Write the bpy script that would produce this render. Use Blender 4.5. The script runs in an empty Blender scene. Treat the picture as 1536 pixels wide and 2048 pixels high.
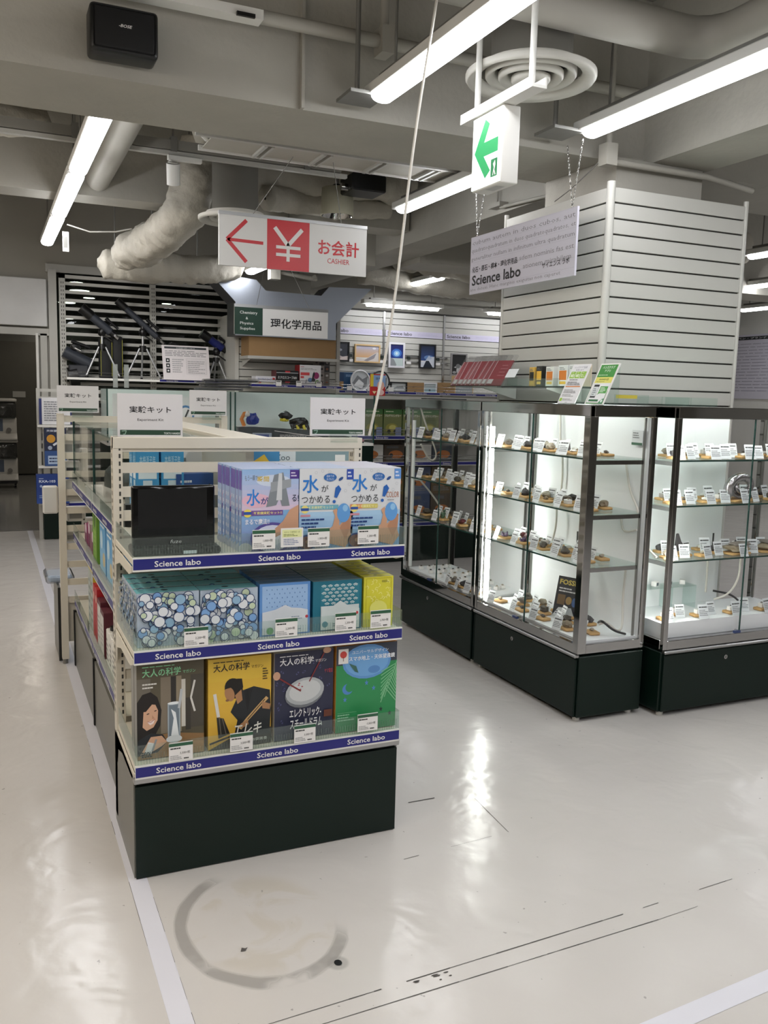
import bpy, bmesh, math, random
from mathutils import Vector, Matrix, noise
R = math.radians
SC = bpy.context.scene
COL = SC.collection
rnd = random.Random(7)

# ------------------------------------------------------------------ camera
def set_camera():
    yaw, pit, rol = R(24.389), R(7.520), R(-1.476)
    fwd = Vector((math.sin(yaw)*math.cos(pit), math.cos(yaw)*math.cos(pit), -math.sin(pit)))
    right = Vector((math.cos(yaw), -math.sin(yaw), 0))
    down = fwd.cross(right)
    r_ = right*math.cos(rol) + down*math.sin(rol)
    d_ = -right*math.sin(rol) + down*math.cos(rol)
    cd = bpy.data.cameras.new('camera'); cam = bpy.data.objects.new('camera', cd); COL.objects.link(cam)
    m = Matrix((r_, -d_, -fwd)).transposed().to_4x4(); m.translation = Vector((0, 0, 1.5))
    cam.matrix_world = m
    cd.sensor_fit = 'VERTICAL'; cd.sensor_height = 36; cd.lens = 1757.9/2048*36
    cd.clip_start = 0.05; cd.clip_end = 100
    SC.camera = cam
set_camera()

# ------------------------------------------------------------------ world and exposure
w = bpy.data.worlds.new('world'); SC.world = w; w.use_nodes = True
w.node_tree.nodes['Background'].inputs[0].default_value = (0.55, 0.57, 0.6, 1)
w.node_tree.nodes['Background'].inputs[1].default_value = 0.12
SC.view_settings.view_transform = 'Standard'; SC.view_settings.look = 'None'
SC.view_settings.gamma = 1; SC.view_settings.use_curve_mapping = False
SC.view_settings.exposure = 0.0
LAMP = 21.5        # ceiling luminaires
TUBE = 44.0         # tubes inside the display cases
SC.cycles.use_denoising = True
SC.cycles.use_adaptive_sampling = True; SC.cycles.adaptive_threshold = .04; SC.cycles.adaptive_min_samples = 16
SC.cycles.max_bounces = 10; SC.cycles.diffuse_bounces = 5; SC.cycles.glossy_bounces = 4
SC.cycles.transparent_max_bounces = 40; SC.cycles.transmission_bounces = 6
SC.cycles.sample_clamp_indirect = 6; SC.cycles.caustics_reflective = False; SC.cycles.caustics_refractive = False

# ------------------------------------------------------------------ materials
def lin(h):
    h = h.lstrip('#')
    c = [int(h[i:i+2], 16)/255 for i in (0, 2, 4)]
    return tuple(x/12.92 if x <= .04045 else ((x+.055)/1.055)**2.4 for x in c) + (1,)
MATS = {}
def M(name, col='#808080', rough=.5, metal=0, var=.08, scale=6, bump=0, bscale=60, spec=.5, rvar=0, stretch=None):
    if name in MATS: return MATS[name]
    m = bpy.data.materials.new(name); m.use_nodes = True; MATS[name] = m
    nt = m.node_tree; N = nt.nodes; L = nt.links; b = N['Principled BSDF']
    b.inputs['Roughness'].default_value = rough; b.inputs['Metallic'].default_value = metal
    b.inputs['Specular IOR Level'].default_value = spec
    tc = N.new('ShaderNodeTexCoord'); mp = N.new('ShaderNodeMapping'); L.new(tc.outputs['Object'], mp.inputs[0])
    if stretch: mp.inputs['Scale'].default_value = stretch
    nz = N.new('ShaderNodeTexNoise'); nz.inputs['Scale'].default_value = scale; nz.inputs['Detail'].default_value = 4
    L.new(mp.outputs[0], nz.inputs[0])
    c = lin(col); mx = N.new('ShaderNodeMix'); mx.data_type = 'RGBA'
    mx.inputs[6].default_value = tuple(x*(1-var) for x in c[:3])+(1,); mx.inputs[7].default_value = tuple(min(1, x*(1+var)) for x in c[:3])+(1,)
    L.new(nz.outputs[0], mx.inputs[0]); L.new(mx.outputs[2], b.inputs['Base Color'])
    if rvar:
        mr = N.new('ShaderNodeMapRange'); mr.inputs[3].default_value = max(.02, rough-rvar); mr.inputs[4].default_value = rough+rvar
        L.new(nz.outputs[0], mr.inputs[0]); L.new(mr.outputs[0], b.inputs['Roughness'])
    if bump:
        n2 = N.new('ShaderNodeTexNoise'); n2.inputs['Scale'].default_value = bscale; n2.inputs['Detail'].default_value = 5
        L.new(mp.outputs[0], n2.inputs[0])
        bp = N.new('ShaderNodeBump'); bp.inputs['Strength'].default_value = bump; bp.inputs['Distance'].default_value = .01
        L.new(n2.outputs[0], bp.inputs['Height']); L.new(bp.outputs[0], b.inputs['Normal'])
    return m
def P(hexcol, rough=.45):                      # printed ink
    return M('ink_'+hexcol.lstrip('#')+('' if rough == .45 else '_%d' % int(rough*100)), hexcol, rough, var=.03, scale=30)
def emit(name, col, strength):
    if name in MATS: return MATS[name]
    m = bpy.data.materials.new(name); m.use_nodes = True; MATS[name] = m
    b = m.node_tree.nodes['Principled BSDF']
    b.inputs['Base Color'].default_value = (.8, .8, .8, 1)
    b.inputs['Emission Color'].default_value = lin(col); b.inputs['Emission Strength'].default_value = strength
    return m
def glass(name, tint='#fafdfc', refl=.7, body=0.006, bodycol='#dfe9e8', rough=0.0):
    if name in MATS: return MATS[name]
    m = bpy.data.materials.new(name); m.use_nodes = True; MATS[name] = m
    nt = m.node_tree; N = nt.nodes; L = nt.links; N.remove(N['Principled BSDF']); out = N['Material Output']
    tr = N.new('ShaderNodeBsdfTransparent'); tr.inputs[0].default_value = lin(tint)
    gl = N.new('ShaderNodeBsdfGlossy'); gl.inputs['Roughness'].default_value = rough
    df = N.new('ShaderNodeBsdfDiffuse'); df.inputs[0].default_value = lin(bodycol)
    fr = N.new('ShaderNodeLayerWeight'); fr.inputs[0].default_value = .5
    pw = N.new('ShaderNodeMath'); pw.operation = 'POWER'; pw.inputs[1].default_value = 5; L.new(fr.outputs['Facing'], pw.inputs[0])
    mu = N.new('ShaderNodeMath'); mu.operation = 'MULTIPLY_ADD'; mu.use_clamp = True; mu.inputs[1].default_value = .9*refl; mu.inputs[2].default_value = .035*refl; L.new(pw.outputs[0], mu.inputs[0])
    a = N.new('ShaderNodeMixShader'); a.inputs[0].default_value = body; L.new(tr.outputs[0], a.inputs[1]); L.new(df.outputs[0], a.inputs[2])
    b = N.new('ShaderNodeMixShader'); L.new(mu.outputs[0], b.inputs[0]); L.new(a.outputs[0], b.inputs[1]); L.new(gl.outputs[0], b.inputs[2])
    L.new(b.outputs[0], out.inputs[0])
    return m

cream = M('cream_enamel', '#d3cdbf', .4, var=.05, scale=9, bump=.02, rvar=.08)
greyen = M('grey_enamel', '#b3b2ac', .42, var=.05)
whiteen = M('white_enamel', '#dcdbd6', .4, var=.04)
dgreen = M('dark_green_panel', '#081a14', .38, var=.15, scale=3, rvar=.06, spec=.3)
chrome = M('chrome', '#b4b3b2', .06, 1, var=.04)
alu = M('brushed_aluminium', '#b0b0b0', .3, 1, var=.08, scale=20, stretch=(1, 1, 12))
alusheet = M('aluminium_sheet', '#aab0bb', .33, .85, var=.06, scale=4)
navy = M('navy_price_rail', '#1d1f72', .35, var=.06)
white = M('white_print', '#e4e2e0', .45, var=.02)
black = M('black_plastic', '#0b0b0c', .35, var=.2)
blackgloss = M('black_gloss', '#060607', .1, var=.1)
rubber = M('white_rubber', '#d8d6d0', .6)
conc = M('painted_concrete', '#aba89f', .72, var=.16, scale=2.6, bump=.45, bscale=18)
concd = M('ceiling_concrete', '#807d76', .85, var=.14, scale=1.1, bump=.3, bscale=10)
wallp = M('painted_wall', '#a09d94', .8, var=.06, scale=2, bump=.05)
steel = M('galvanised_steel', '#8d8c88', .45, .7, var=.15, scale=12)
pvc = M('painted_pipe', '#a3a097', .55, var=.08, scale=5)
insul = M('insulation_wrap', '#b3aea2', .7, var=.14, scale=7, bump=.6, bscale=38)
slatm = M('slat_panel', '#c3c2bc', .33, var=.03, scale=2, stretch=(1, 1, 6))
groove = M('slat_groove', '#3a3936', .7)
wood = M('pale_plinth_wood', '#c29a63', .6, var=.2, scale=30, stretch=(1, 6, 1))
card_b = M('cardboard', '#957650', .85, var=.08, scale=14, bump=.05)
showglass = glass('showcase_glass', '#ffffff', .7, 0)
edgeglass = glass('shelf_glass', '#f4faf8', .8, .015, '#b9d2cc')
acryl = glass('ribbed_acrylic', '#f3f8f6', .8, .035, '#d5e0dc')
wrapm = glass('clear_wrap', '#f4f4f4', 1.6, .05, '#e8e8e8', .12)
darkglass = glass('dark_window_glass', '#8f9894', .8, .10, '#6f6e68')
caseback = M('white_case_back', '#eaedef', .5, var=.02)
lampm = emit('lamp_diffuser', '#fbfcff', LAMP)
tubem = emit('case_tube', '#f8fbf4', TUBE)
exitm = emit('exit_face', '#eefbf4', 1.1)
corrlamp = emit('corridor_downlight', '#fff4e4', 45.0)

# ------------------------------------------------------------------ mesh builder
TXT = {}
def text_mesh(s, bold):
    k = (s, bold)
    if k not in TXT:
        c = bpy.data.curves.new('t', 'FONT'); c.body = s; c.resolution_u = 1 if len(s) > 24 else 2
        c.offset = .022*(min(bold, .75) if any(ord(ch) > 0x2e80 for ch in s) else bold); c.align_x = 'CENTER'
        o = bpy.data.objects.new('t', c); COL.objects.link(o)
        dg = bpy.context.evaluated_depsgraph_get(); dg.update()
        me = bpy.data.meshes.new_from_object(o.evaluated_get(dg))
        vs = [(v.co.x, v.co.y) for v in me.vertices]; fs = [tuple(p.vertices) for p in me.polygons]
        bpy.data.objects.remove(o); bpy.data.curves.remove(c); bpy.data.meshes.remove(me)
        xs = [a for a, _ in vs] or [0]; ys = [b for _, b in vs] or [0]
        TXT[k] = (vs, fs, min(xs), min(ys), max(xs)-min(xs) or 1, max(ys)-min(ys) or 1)
    return TXT[k]
class Fr:                                      # a flat frame: origin, u, v, normal
    def __init__(s, o, u, v):
        s.o = Vector(o); s.u = Vector(u).normalized(); s.v = Vector(v).normalized(); s.n = s.u.cross(s.v)
    def __call__(s, a, b, c=0): return s.o + s.u*a + s.v*b + s.n*c
def front(w, d, z=0): return Fr((-w/2, -d/2, z), (1, 0, 0), (0, 0, 1))
def sideL(w, d, z=0): return Fr((-w/2, d/2, z), (0, -1, 0), (0, 0, 1))
def topf(w, d, h): return Fr((-w/2, -d/2, h), (1, 0, 0), (0, 1, 0))
class Mb:
    def __init__(s): s.v = []; s.f = []; s.m = []; s.s = []
    def add(s, vs, fs, mat, smooth=False):
        k = len(s.v); s.v += [tuple(x) for x in vs]
        for f in fs: s.f.append(tuple(i+k for i in f)); s.m.append(mat); s.s.append(smooth)
        return s
    def box(s, x0, y0, z0, x1, y1, z1, mat):
        vs = [(x, y, z) for z in (z0, z1) for y in (y0, y1) for x in (x0, x1)]
        return s.add(vs, [(0, 2, 3, 1), (4, 5, 7, 6), (0, 1, 5, 4), (2, 6, 7, 3), (0, 4, 6, 2), (1, 3, 7, 5)], mat)
    def bev(s, x0, y0, z0, x1, y1, z1, mat, b=.004, seg=1):
        bm = bmesh.new(); bmesh.ops.create_cube(bm, size=1)
        for v in bm.verts: v.co = Vector(((x0+x1)/2+v.co.x*(x1-x0), (y0+y1)/2+v.co.y*(y1-y0), (z0+z1)/2+v.co.z*(z1-z0)))
        bmesh.ops.bevel(bm, geom=bm.edges[:], offset=b, segments=seg, affect='EDGES', profile=.5)
        bm.verts.index_update()
        s.add([v.co for v in bm.verts], [[v.index for v in f.verts] for f in bm.faces], mat, seg > 1); bm.free(); return s
    def obox(s, fr, u0, v0, n0, u1, v1, n1, mat):
        vs = [fr(a, b, c) for c in (n0, n1) for b in (v0, v1) for a in (u0, u1)]
        return s.add(vs, [(0, 2, 3, 1), (4, 5, 7, 6), (0, 1, 5, 4), (2, 6, 7, 3), (0, 4, 6, 2), (1, 3, 7, 5)], mat)
    def tube(s, pts, r, mat, n=10, caps=True, closed=False):
        pts = [Vector(p) for p in pts]; rs = r if isinstance(r, (list, tuple)) else [r]*len(pts)
        rings = []; prev = None
        for i, p in enumerate(pts):
            a = pts[i-1] if i or closed else p; b = pts[(i+1) % len(pts)] if i < len(pts)-1 or closed else p
            t = (b-a).normalized()
            if prev is None:
                q = Vector((0, 0, 1)) if abs(t.z) < .9 else Vector((1, 0, 0)); x = t.cross(q).normalized()
            else: x = (prev - t*prev.dot(t)).normalized()
            prev = x; y = t.cross(x)
            rings.append([p + (x*math.cos(2*math.pi*k/n) + y*math.sin(2*math.pi*k/n))*rs[i] for k in range(n)])
        vs = [v for g in rings for v in g]; fs = []; L = len(pts)
        for i in range(L if closed else L-1):
            j = (i+1) % L
            for k in range(n): fs.append((i*n+k, i*n+(k+1) % n, j*n+(k+1) % n, j*n+k))
        s.add(vs, fs, mat, True)
        if caps and not closed:
            s.add(rings[0], [tuple(reversed(range(n)))], mat); s.add(rings[-1], [tuple(range(n))], mat)
        return s
    def cyl(s, p0, p1, r, mat, n=16, r1=None, caps=True): return s.tube([p0, p1], [r, r if r1 is None else r1], mat, n, caps)
    def lathe(s, prof, c, mat, n=32):
        c = Vector(c); vs = []; fs = []
        for (r, z) in prof: vs += [c+Vector((r*math.cos(2*math.pi*k/n), r*math.sin(2*math.pi*k/n), z)) for k in range(n)]
        for i in range(len(prof)-1):
            for k in range(n): fs.append((i*n+k, i*n+(k+1) % n, (i+1)*n+(k+1) % n, (i+1)*n+k))
        return s.add(vs, fs, mat, True)
    def prism(s, fr, poly, n0, n1, mat):
        k = len(poly); vs = [fr(a, b, n0) for a, b in poly] + [fr(a, b, n1) for a, b in poly]
        fs = [tuple(reversed(range(k))), tuple(range(k, 2*k))] + [(i, (i+1) % k, k+(i+1) % k, k+i) for i in range(k)]
        return s.add(vs, fs, mat)
    # flat print
    def rect(s, fr, u0, v0, u1, v1, mat, n=.0006): return s.add([fr(u0, v0, n), fr(u1, v0, n), fr(u1, v1, n), fr(u0, v1, n)], [(0, 1, 2, 3)], mat)
    def poly(s, fr, pts, mat, n=.0009): return s.add([fr(a, b, n) for a, b in pts], [tuple(range(len(pts)))], mat)
    def ell(s, fr, u, v, a, b, mat, n=.0009, k=20, rot=0):
        c, d = math.cos(rot), math.sin(rot); q = []
        for i in range(k):
            x, y = a*math.cos(2*math.pi*i/k), b*math.sin(2*math.pi*i/k); q.append((u+x*c-y*d, v+x*d+y*c))
        return s.poly(fr, q, mat, n)
    def line(s, fr, pts, wd, mat, n=.0009):
        for (a, b), (c, d) in zip(pts, pts[1:]):
            l = math.hypot(c-a, d-b) or 1; x, y = -(d-b)/l*wd/2, (c-a)/l*wd/2
            s.poly(fr, [(a-x, b-y), (c-x, d-y), (c+x, d+y), (a+x, b+y)], mat, n)
        return s
    def txt(s, fr, body, u, v, h, mat, w=None, n=.0012, bold=0, al='l', shear=0):
        vs, fs, x0, y0, W, H = text_mesh(body, bold); k = h/H; kx = (w/W) if w else k
        ww = W*kx; off = u - (0 if al == 'l' else ww/2 if al == 'c' else ww)
        return s.add([fr(off+(a-x0)*kx+shear*(b-y0)*k, v+(b-y0)*k, n) for a, b in vs], fs, mat)
    def greek(s, fr, u0, v0, u1, v1, rows, mat, n=.0012, fill=.45, rg=None):
        rg = rg or rnd; dv = (v1-v0)/rows
        for i in range(rows):
            v = v1-(i+.5)*dv; u = u0; end = u0+(u1-u0)*rg.uniform(.55, 1)
            while u < end:
                l = rg.uniform(.05, .2)*(u1-u0); s.rect(fr, u, v-dv*fill/2, min(u+l, u1), v+dv*fill/2, mat, n); u += l+.02*(u1-u0)
        return s
    def rock(s, c, rad, seed, mat, sub=2, rough=.45, flat=True):
        bm = bmesh.new(); bmesh.ops.create_icosphere(bm, subdivisions=sub, radius=1)
        off = Vector((seed*3.7, seed*1.3, seed*.71))
        for v in bm.verts:
            d = 1+rough*noise.noise(v.co*1.3+off)+rough*.4*noise.noise(v.co*3.1+off)
            v.co = Vector((c[0]+v.co.x*d*rad[0], c[1]+v.co.y*d*rad[1], max(c[2]-rad[2]*.8, c[2]+v.co.z*d*rad[2])))
        bm.verts.index_update(); s.add([v.co for v in bm.verts], [[v.index for v in f.verts] for f in bm.faces], mat, not flat); bm.free(); return s
    def mesh(s, name):
        me = bpy.data.meshes.new(name); me.from_pydata(s.v, [], s.f)
        mats = []; idx = {}
        for m in s.m:
            if m not in idx: idx[m] = len(mats); mats.append(m); me.materials.append(m)
        me.polygons.foreach_set('material_index', [idx[m] for m in s.m]); me.polygons.foreach_set('use_smooth', s.s)
        me.update(); return me

# ------------------------------------------------------------------ objects
def put(name, data, parent=None, loc=(0, 0, 0), rz=0, label=None, cat=None, group=None, kind=None):
    if isinstance(data, Mb): data = data.mesh(name)
    o = bpy.data.objects.new(name, data); COL.objects.link(o); o.location = loc; o.rotation_euler = (0, 0, rz)
    if parent: o.parent = parent
    if label: o['label'] = label
    if cat: o['category'] = cat
    if group: o['group'] = group
    if kind: o['kind'] = kind
    return o
def thing(name, label, cat, loc=(0, 0, 0), rz=0, group=None): return put(name, None, None, loc, rz, label, cat, group)
def struct(name, mb, parent=None): return put(name, mb, parent, kind=None if parent else 'structure')
def dup(root, loc, label, rz=None, group=None):
    def cp(o, par):
        c = o.copy(); COL.objects.link(c); c.parent = par
        for ch in kids.get(o.name, ()): cp(ch, c)
        return c
    kids = {}
    def walk(o):
        kids[o.name] = list(o.children)
        for ch in o.children: walk(ch)
    walk(root)
    r = cp(root, None); r.location = loc; r['label'] = label
    if rz is not None: r.rotation_euler = (0, 0, rz)
    if group: r['group'] = group
    return r
ORD = ['first', 'second', 'third', 'fourth', 'fifth', 'sixth', 'seventh', 'eighth', 'ninth', 'tenth', 'eleventh', 'twelfth', 'thirteenth', 'fourteenth', 'fifteenth', 'sixteenth',
       'seventeenth', 'eighteenth', 'nineteenth', 'twentieth']
X, Y, Z = (1, 0, 0), (0, 1, 0), (0, 0, 1)
NEGY = lambda o: Fr(o, X, Z)                    # faces the camera side (-Y)
NEGX = lambda o: Fr(o, (0, -1, 0), Z)           # faces -X, u runs towards the camera

# ================================================================== STRUCTURE
def floor_material():
    m = bpy.data.materials.new('epoxy_floor'); m.use_nodes = True
    nt = m.node_tree; N = nt.nodes; L = nt.links; b = N['Principled BSDF']
    geo = N.new('ShaderNodeNewGeometry'); sep = N.new('ShaderNodeSeparateXYZ'); L.new(geo.outputs['Position'], sep.inputs[0])
    def mth(op, a, c=0.0, d=0.0):
        n = N.new('ShaderNodeMath'); n.operation = op
        for i, x in enumerate((a, c, d)):
            if hasattr(x, 'links'): L.new(x, n.inputs[i])
            else: n.inputs[i].default_value = x
        return n.outputs[0]
    def noi(sc, det=4, dist=0):
        n = N.new('ShaderNodeTexNoise'); n.inputs['Scale'].default_value = sc; n.inputs['Detail'].default_value = det; n.inputs['Distortion'].default_value = dist
        L.new(geo.outputs['Position'], n.inputs[0]); return n.outputs[0]
    def mix(f, a, c):
        n = N.new('ShaderNodeMix'); n.data_type = 'RGBA'; L.new(f, n.inputs[0])
        for i, x in ((6, a), (7, c)):
            if hasattr(x, 'links'): L.new(x, n.inputs[i])
            else: n.inputs[i].default_value = lin(x)
        return n.outputs[2]
    def ramp(x, lo, hi):
        n = N.new('ShaderNodeMapRange'); n.interpolation_type = 'SMOOTHSTEP'; L.new(x, n.inputs[0]); n.inputs[1].default_value = lo; n.inputs[2].default_value = hi; return n.outputs[0]
    x, y = sep.outputs[0], sep.outputs[1]
    base = mix(noi(1.3), '#bab6b1', '#c8c5c1')
    fx = mth('DIVIDE', mth('SUBTRACT', x, .673), .222); fy = mth('DIVIDE', mth('SUBTRACT', y, 2.263), .272)
    rr = mth('SQRT', mth('ADD', mth('MULTIPLY', fx, fx), mth('MULTIPLY', fy, fy)))
    rr = mth('ADD', rr, mth('MULTIPLY', mth('SUBTRACT', noi(9), .5), .09))
    ring = mth('SUBTRACT', 1.0, ramp(mth('ABSOLUTE', mth('SUBTRACT', rr, 1.0)), .055, .105))
    away = mth('SUBTRACT', 1.0, ramp(mth('ADD', mth('MULTIPLY', fx, .85), mth('MULTIPLY', fy, .75)), .15, .6))
    patchy = ramp(noi(5, 3), .36, .52)
    ringf = mth('MULTIPLY', mth('MULTIPLY', ring, away), mth('MULTIPLY', patchy, .8))
    col = mix(ringf, base, '#8f8c87')
    inner = mth('MULTIPLY', mth('SUBTRACT', 1.0, ramp(rr, .75, 1.0)), mth('MULTIPLY', ramp(noi(6, 5, 1.2), .45, .62), .38))
    col = mix(inner, col, '#b3a995')
    hx = mth('SUBTRACT', x, .81); hy = mth('SUBTRACT', y, 2.008)
    hr = mth('SQRT', mth('ADD', mth('MULTIPLY', hx, hx), mth('MULTIPLY', hy, hy)))
    col = mix(mth('MULTIPLY', mth('SUBTRACT', 1.0, ramp(hr, .022, .034)), .5), col, '#8a8884')
    # scuff specks
    sp = noi(38, 2); col = mix(mth('MULTIPLY', ramp(sp, .735, .76), .5), col, '#6d6a66')
    L.new(col, b.inputs['Base Color'])
    rg = N.new('ShaderNodeMapRange'); L.new(noi(4, 5), rg.inputs[0]); rg.inputs[3].default_value = .13; rg.inputs[4].default_value = .27
    L.new(mth('ADD', rg.outputs[0], mth('MULTIPLY', ringf, .2)), b.inputs['Roughness'])
    b.inputs['Specular IOR Level'].default_value = .42
    bp = N.new('ShaderNodeBump'); bp.inputs['Strength'].default_value = .35; bp.inputs['Distance'].default_value = .012
    hgt = mth('ADD', mth('MULTIPLY', noi(5.5, 2, .6), 1.0), mth('MULTIPLY', noi(24, 2), .16)); L.new(hgt, bp.inputs['Height']); L.new(bp.outputs[0], b.inputs['Normal'])
    return m
floor = struct('floor', Mb().box(-4, -5, -.1, 10.8, 9.9, 0, floor_material()))
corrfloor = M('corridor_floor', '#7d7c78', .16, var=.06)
struct('floor', Mb().box(-4, 9.9, -.1, 3.5, 16.4, -.001, corrfloor))
struct('floor', Mb().box(3.5, 9.9, -.1, 10.8, 10.8, -.001, corrfloor))
# painted guide tapes and worn joints in the floor
tape = M('floor_tape', '#cfcfd6', .3, var=.05); dirt = M('floor_joint_dirt', '#4a4744', .8)
tp = Mb().box(.356, -5, 0, .411, 9.85, .0008, tape)
struct('trim_1', tp)
def joint_bits(p, q, wd, rg, dens=.75):
    mb = Mb(); p, q = Vector((*p, .0011)), Vector((*q, .0011)); L = (q-p).length; d = (q-p)/L; n = Vector((-d.y, d.x, 0)); t = 0
    while t < L:
        l = rg.uniform(.02, .14)
        if rg.random() < dens:
            a, c = p+d*t, p+d*min(L, t+l); w0 = wd*rg.uniform(.4, 1.3); w1 = wd*rg.uniform(.4, 1.3)
            mb.add([a-n*w0, c-n*w1, c+n*w1, a+n*w0], [(0, 1, 2, 3)], dirt)
        t += l
    return mb
rg = random.Random(3)
fj = Mb()
for a, c, wd, dn in (((.356, 1.2), (.356, 4.0), .0006, .5), ((.411, 1.2), (.411, 2.5), .0005, .45), ((.3, 1.845), (1.671, 1.871+.03), .0014, .95), ((1.671, 1.901), (2.2, 1.93), .001, .35),
                     ((.3, 1.795), (1.75, 1.84), .0012, .95), ((1.75, 1.84), (2.1, 1.86), .0009, .4), ((1.39, 2.779), (1.64, 2.777), .003, .5), ((1.64, 2.72), (1.62, 2.45), .001, .6), ((1.2, 2.42), (1.6, 2.45), .001, .5)):
    q = joint_bits(a, c, wd, rg, dn); fj.add(q.v, q.f, dirt)
put('joint_line', fj, floor, kind='stuff')
bl = Mb().ell(Fr((0, 0, 0), X, Y), .81, 2.008, .0105, .0125, black, .0015); bl.poly(Fr((0, 0, 0), X, Y), [(.583, 2.15), (.596, 2.148), (.606, 2.162), (.598, 2.16), (.59, 2.166)], dirt, .0012)
for i in range(14):
    u, v = rg.uniform(.85, 1.1), rg.uniform(1.842, 1.87)
    if abs(u-1.02) < .06: bl.ell(Fr((0, 0, 0), X, Y), u, v, rg.uniform(.003, .012), .0025, dirt, .0013, 7)
put('worn_spot', bl, floor)
a = Vector((1.30, 1.478, 0)); c = Vector((3.0, 1.60, 0)); nn = Vector((-(c-a).y, (c-a).x, 0)).normalized()*.03
struct('trim_2', Mb().add([a-nn+Vector((0, 0, .001)), c-nn+Vector((0, 0, .001)), c+nn+Vector((0, 0, .001)), a+nn+Vector((0, 0, .001))], [(0, 1, 2, 3)], tape))
struct('trim_3', Mb().box(-1.3, 9.86, 0, .5, 9.93, .004, M('threshold', '#4b4a47', .5)))

struct('ceiling', Mb().box(-4, -5, 3.65, 10.8, 10.9, 3.8, concd))
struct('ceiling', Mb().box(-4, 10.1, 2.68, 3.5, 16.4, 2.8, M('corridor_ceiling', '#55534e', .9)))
struct('wall_left', Mb().box(-4.15, -5, 0, -4, 16.4, 3.65, wallp))
struct('wall_right', Mb().box(10.8, -5, 0, 10.95, 10.9, 3.65, whiteen))
struct('wall_front', Mb().box(-4.15, -5.15, 0, 10.95, -5, 3.65, wallp))
wb = Mb()
wb.box(-4, 9.95, 0, -1.3, 10.1, 3.65, wallp); wb.box(-1.3, 9.95, 2.05, .505, 10.1, 3.65, wallp); wb.box(.505, 9.95, 0, .70, 10.1, 3.65, wallp)
wb.box(.70, 9.95, 2.72, 2.66, 10.1, 3.65, wallp); wb.box(2.66, 9.95, 0, 3.5, 10.1, 3.65, wallp); wb.box(3.35, 10.1, 0, 3.5, 16.4, 3.65, wallp)
struct('wall_back', wb)
struct('wall_back', Mb().box(3.5, 10.86, 0, 10.95, 10.95, 3.65, wallp))
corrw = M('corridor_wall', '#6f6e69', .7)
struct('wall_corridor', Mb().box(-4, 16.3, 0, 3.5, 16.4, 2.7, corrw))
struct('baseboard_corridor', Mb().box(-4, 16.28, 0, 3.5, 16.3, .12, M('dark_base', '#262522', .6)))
cd = Mb().box(-.25, 16.22, .02, .05, 16.28, 2.2, M('corridor_door', '#45474a', .5)); struct('door_1', cd)
cd = Mb().box(.12, 16.22, .02, .95, 16.28, 2.25, M('corridor_door2', '#57554d', .6)); cd.box(.42, 16.21, 1.32, .62, 16.22, 1.42, greyen); struct('door_2', cd)
# doorway frame and white board over it
fr_ = Mb(); fr_.box(.49, 9.88, 0, .515, 9.95, 2.05, whiteen); fr_.box(.535, 9.90, 0, .60, 9.95, 2.05, greyen); fr_.box(.62, 9.86, 0, .70, 9.95, 2.7, greyen); fr_.box(-1.3, 9.9, 2.03, .63, 9.95, 2.10, greyen)
struct('door_frame', fr_)
bd = Mb().bev(-.7, 9.87, 2.12, .605, 9.9, 2.6, M('fascia_board', '#d0d0cf', .5), .006); struct('trim_4', bd)
struct('window_1', Mb().box(.70, 10.02, 0, 2.66, 10.03, 2.72, darkglass))
struct('trim_5', Mb().box(.6, 9.9, 2.68, 2.7, 9.95, 2.76, greyen))
# corridor downlights
for i, (px, py, r) in enumerate(((1.06, 11.28, .11), (.95, 10.45, .07), (1.25, 12.1, .07), (1.05, 12.95, .11), (1.30, 15.9, .09), (2.03, 11.5, .08), (2.25, 12.2, .06), (.62, 13.2, .1), (.75, 15.0, .1))):
    t = put('downlight', Mb().cyl((0, 0, 0), (0, 0, .03), r+.015, whiteen, 20), None, (px, py, 2.65), label='round corridor downlight seen through the slats, %s one back' % ORD[i], cat='ceiling light', group='corridor downlights')
    put('diffuser', Mb().lathe([(0, 0), (r, 0), (r, .01)], (0, 0, -.004), corrlamp, 20), t)

# beams, girder, column core
struct('ceiling_beam', Mb().box(-4, 4.06, 2.8, 10.8, 4.66, 3.65, conc))
struct('ceiling_beam', Mb().box(-4, 7.0, 2.9, 3.34, 7.3, 3.65, conc))
struct('ceiling_beam', Mb().box(3.36, -5, 2.8, 3.75, 4.06, 3.65, conc).box(3.36, 4.66, 2.8, 3.75, 10.86, 3.65, conc))
struct('ceiling_beam', Mb().box(3.75, 7.6, 2.75, 10.8, 8.1, 3.65, conc))
struct('column', Mb().box(3.12, 3.98, 0, 3.72, 4.64, 2.8, conc))
struct('trim_6', Mb().box(1.36, 4.03, 2.8, 1.375, 4.06, 3.65, conc))

# ================================================================== SLAT COLUMN CLADDING
SX, SY, SW, SD, STOP, PITCH = 2.95, 3.80, .95, 1.02, 2.60, .079
core = Mb().box(SX+.014, SY+.014, 0, SX+SW-.014, SY+SD-.014, STOP-.02, groove)
clad = thing('column_cladding', 'square column clad in pale grooved slat panels behind the display cases', 'column', (0, 0, 0))
put('backing', core, clad)
sl = None; sl2 = None
nsl = int(STOP/PITCH)
for k in range(nsl):
    z = STOP-(k+1)*PITCH
    if z < .30: break
    if sl is None:
        sl = Mb().bev(SX+.03, SY, 0, SX+SW-.025, SY+.02, PITCH-.0085, slatm, .0015).mesh('slat')
        sl2 = Mb().bev(SX, SY+.03, 0, SX+.02, SY+SD-.025, PITCH-.0085, slatm, .0015).mesh('slat')
    put('slat', sl, clad, (0, 0, z)); put('slat', sl2, clad, (0, 0, z))
put('lower_panel', Mb().box(SX+.01, SY+.002, .02, SX+SW-.01, SY+.02, .27, slatm).box(SX+.002, SY+.01, .02, SX+.02, SY+SD-.01, .27, slatm), clad)
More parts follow.
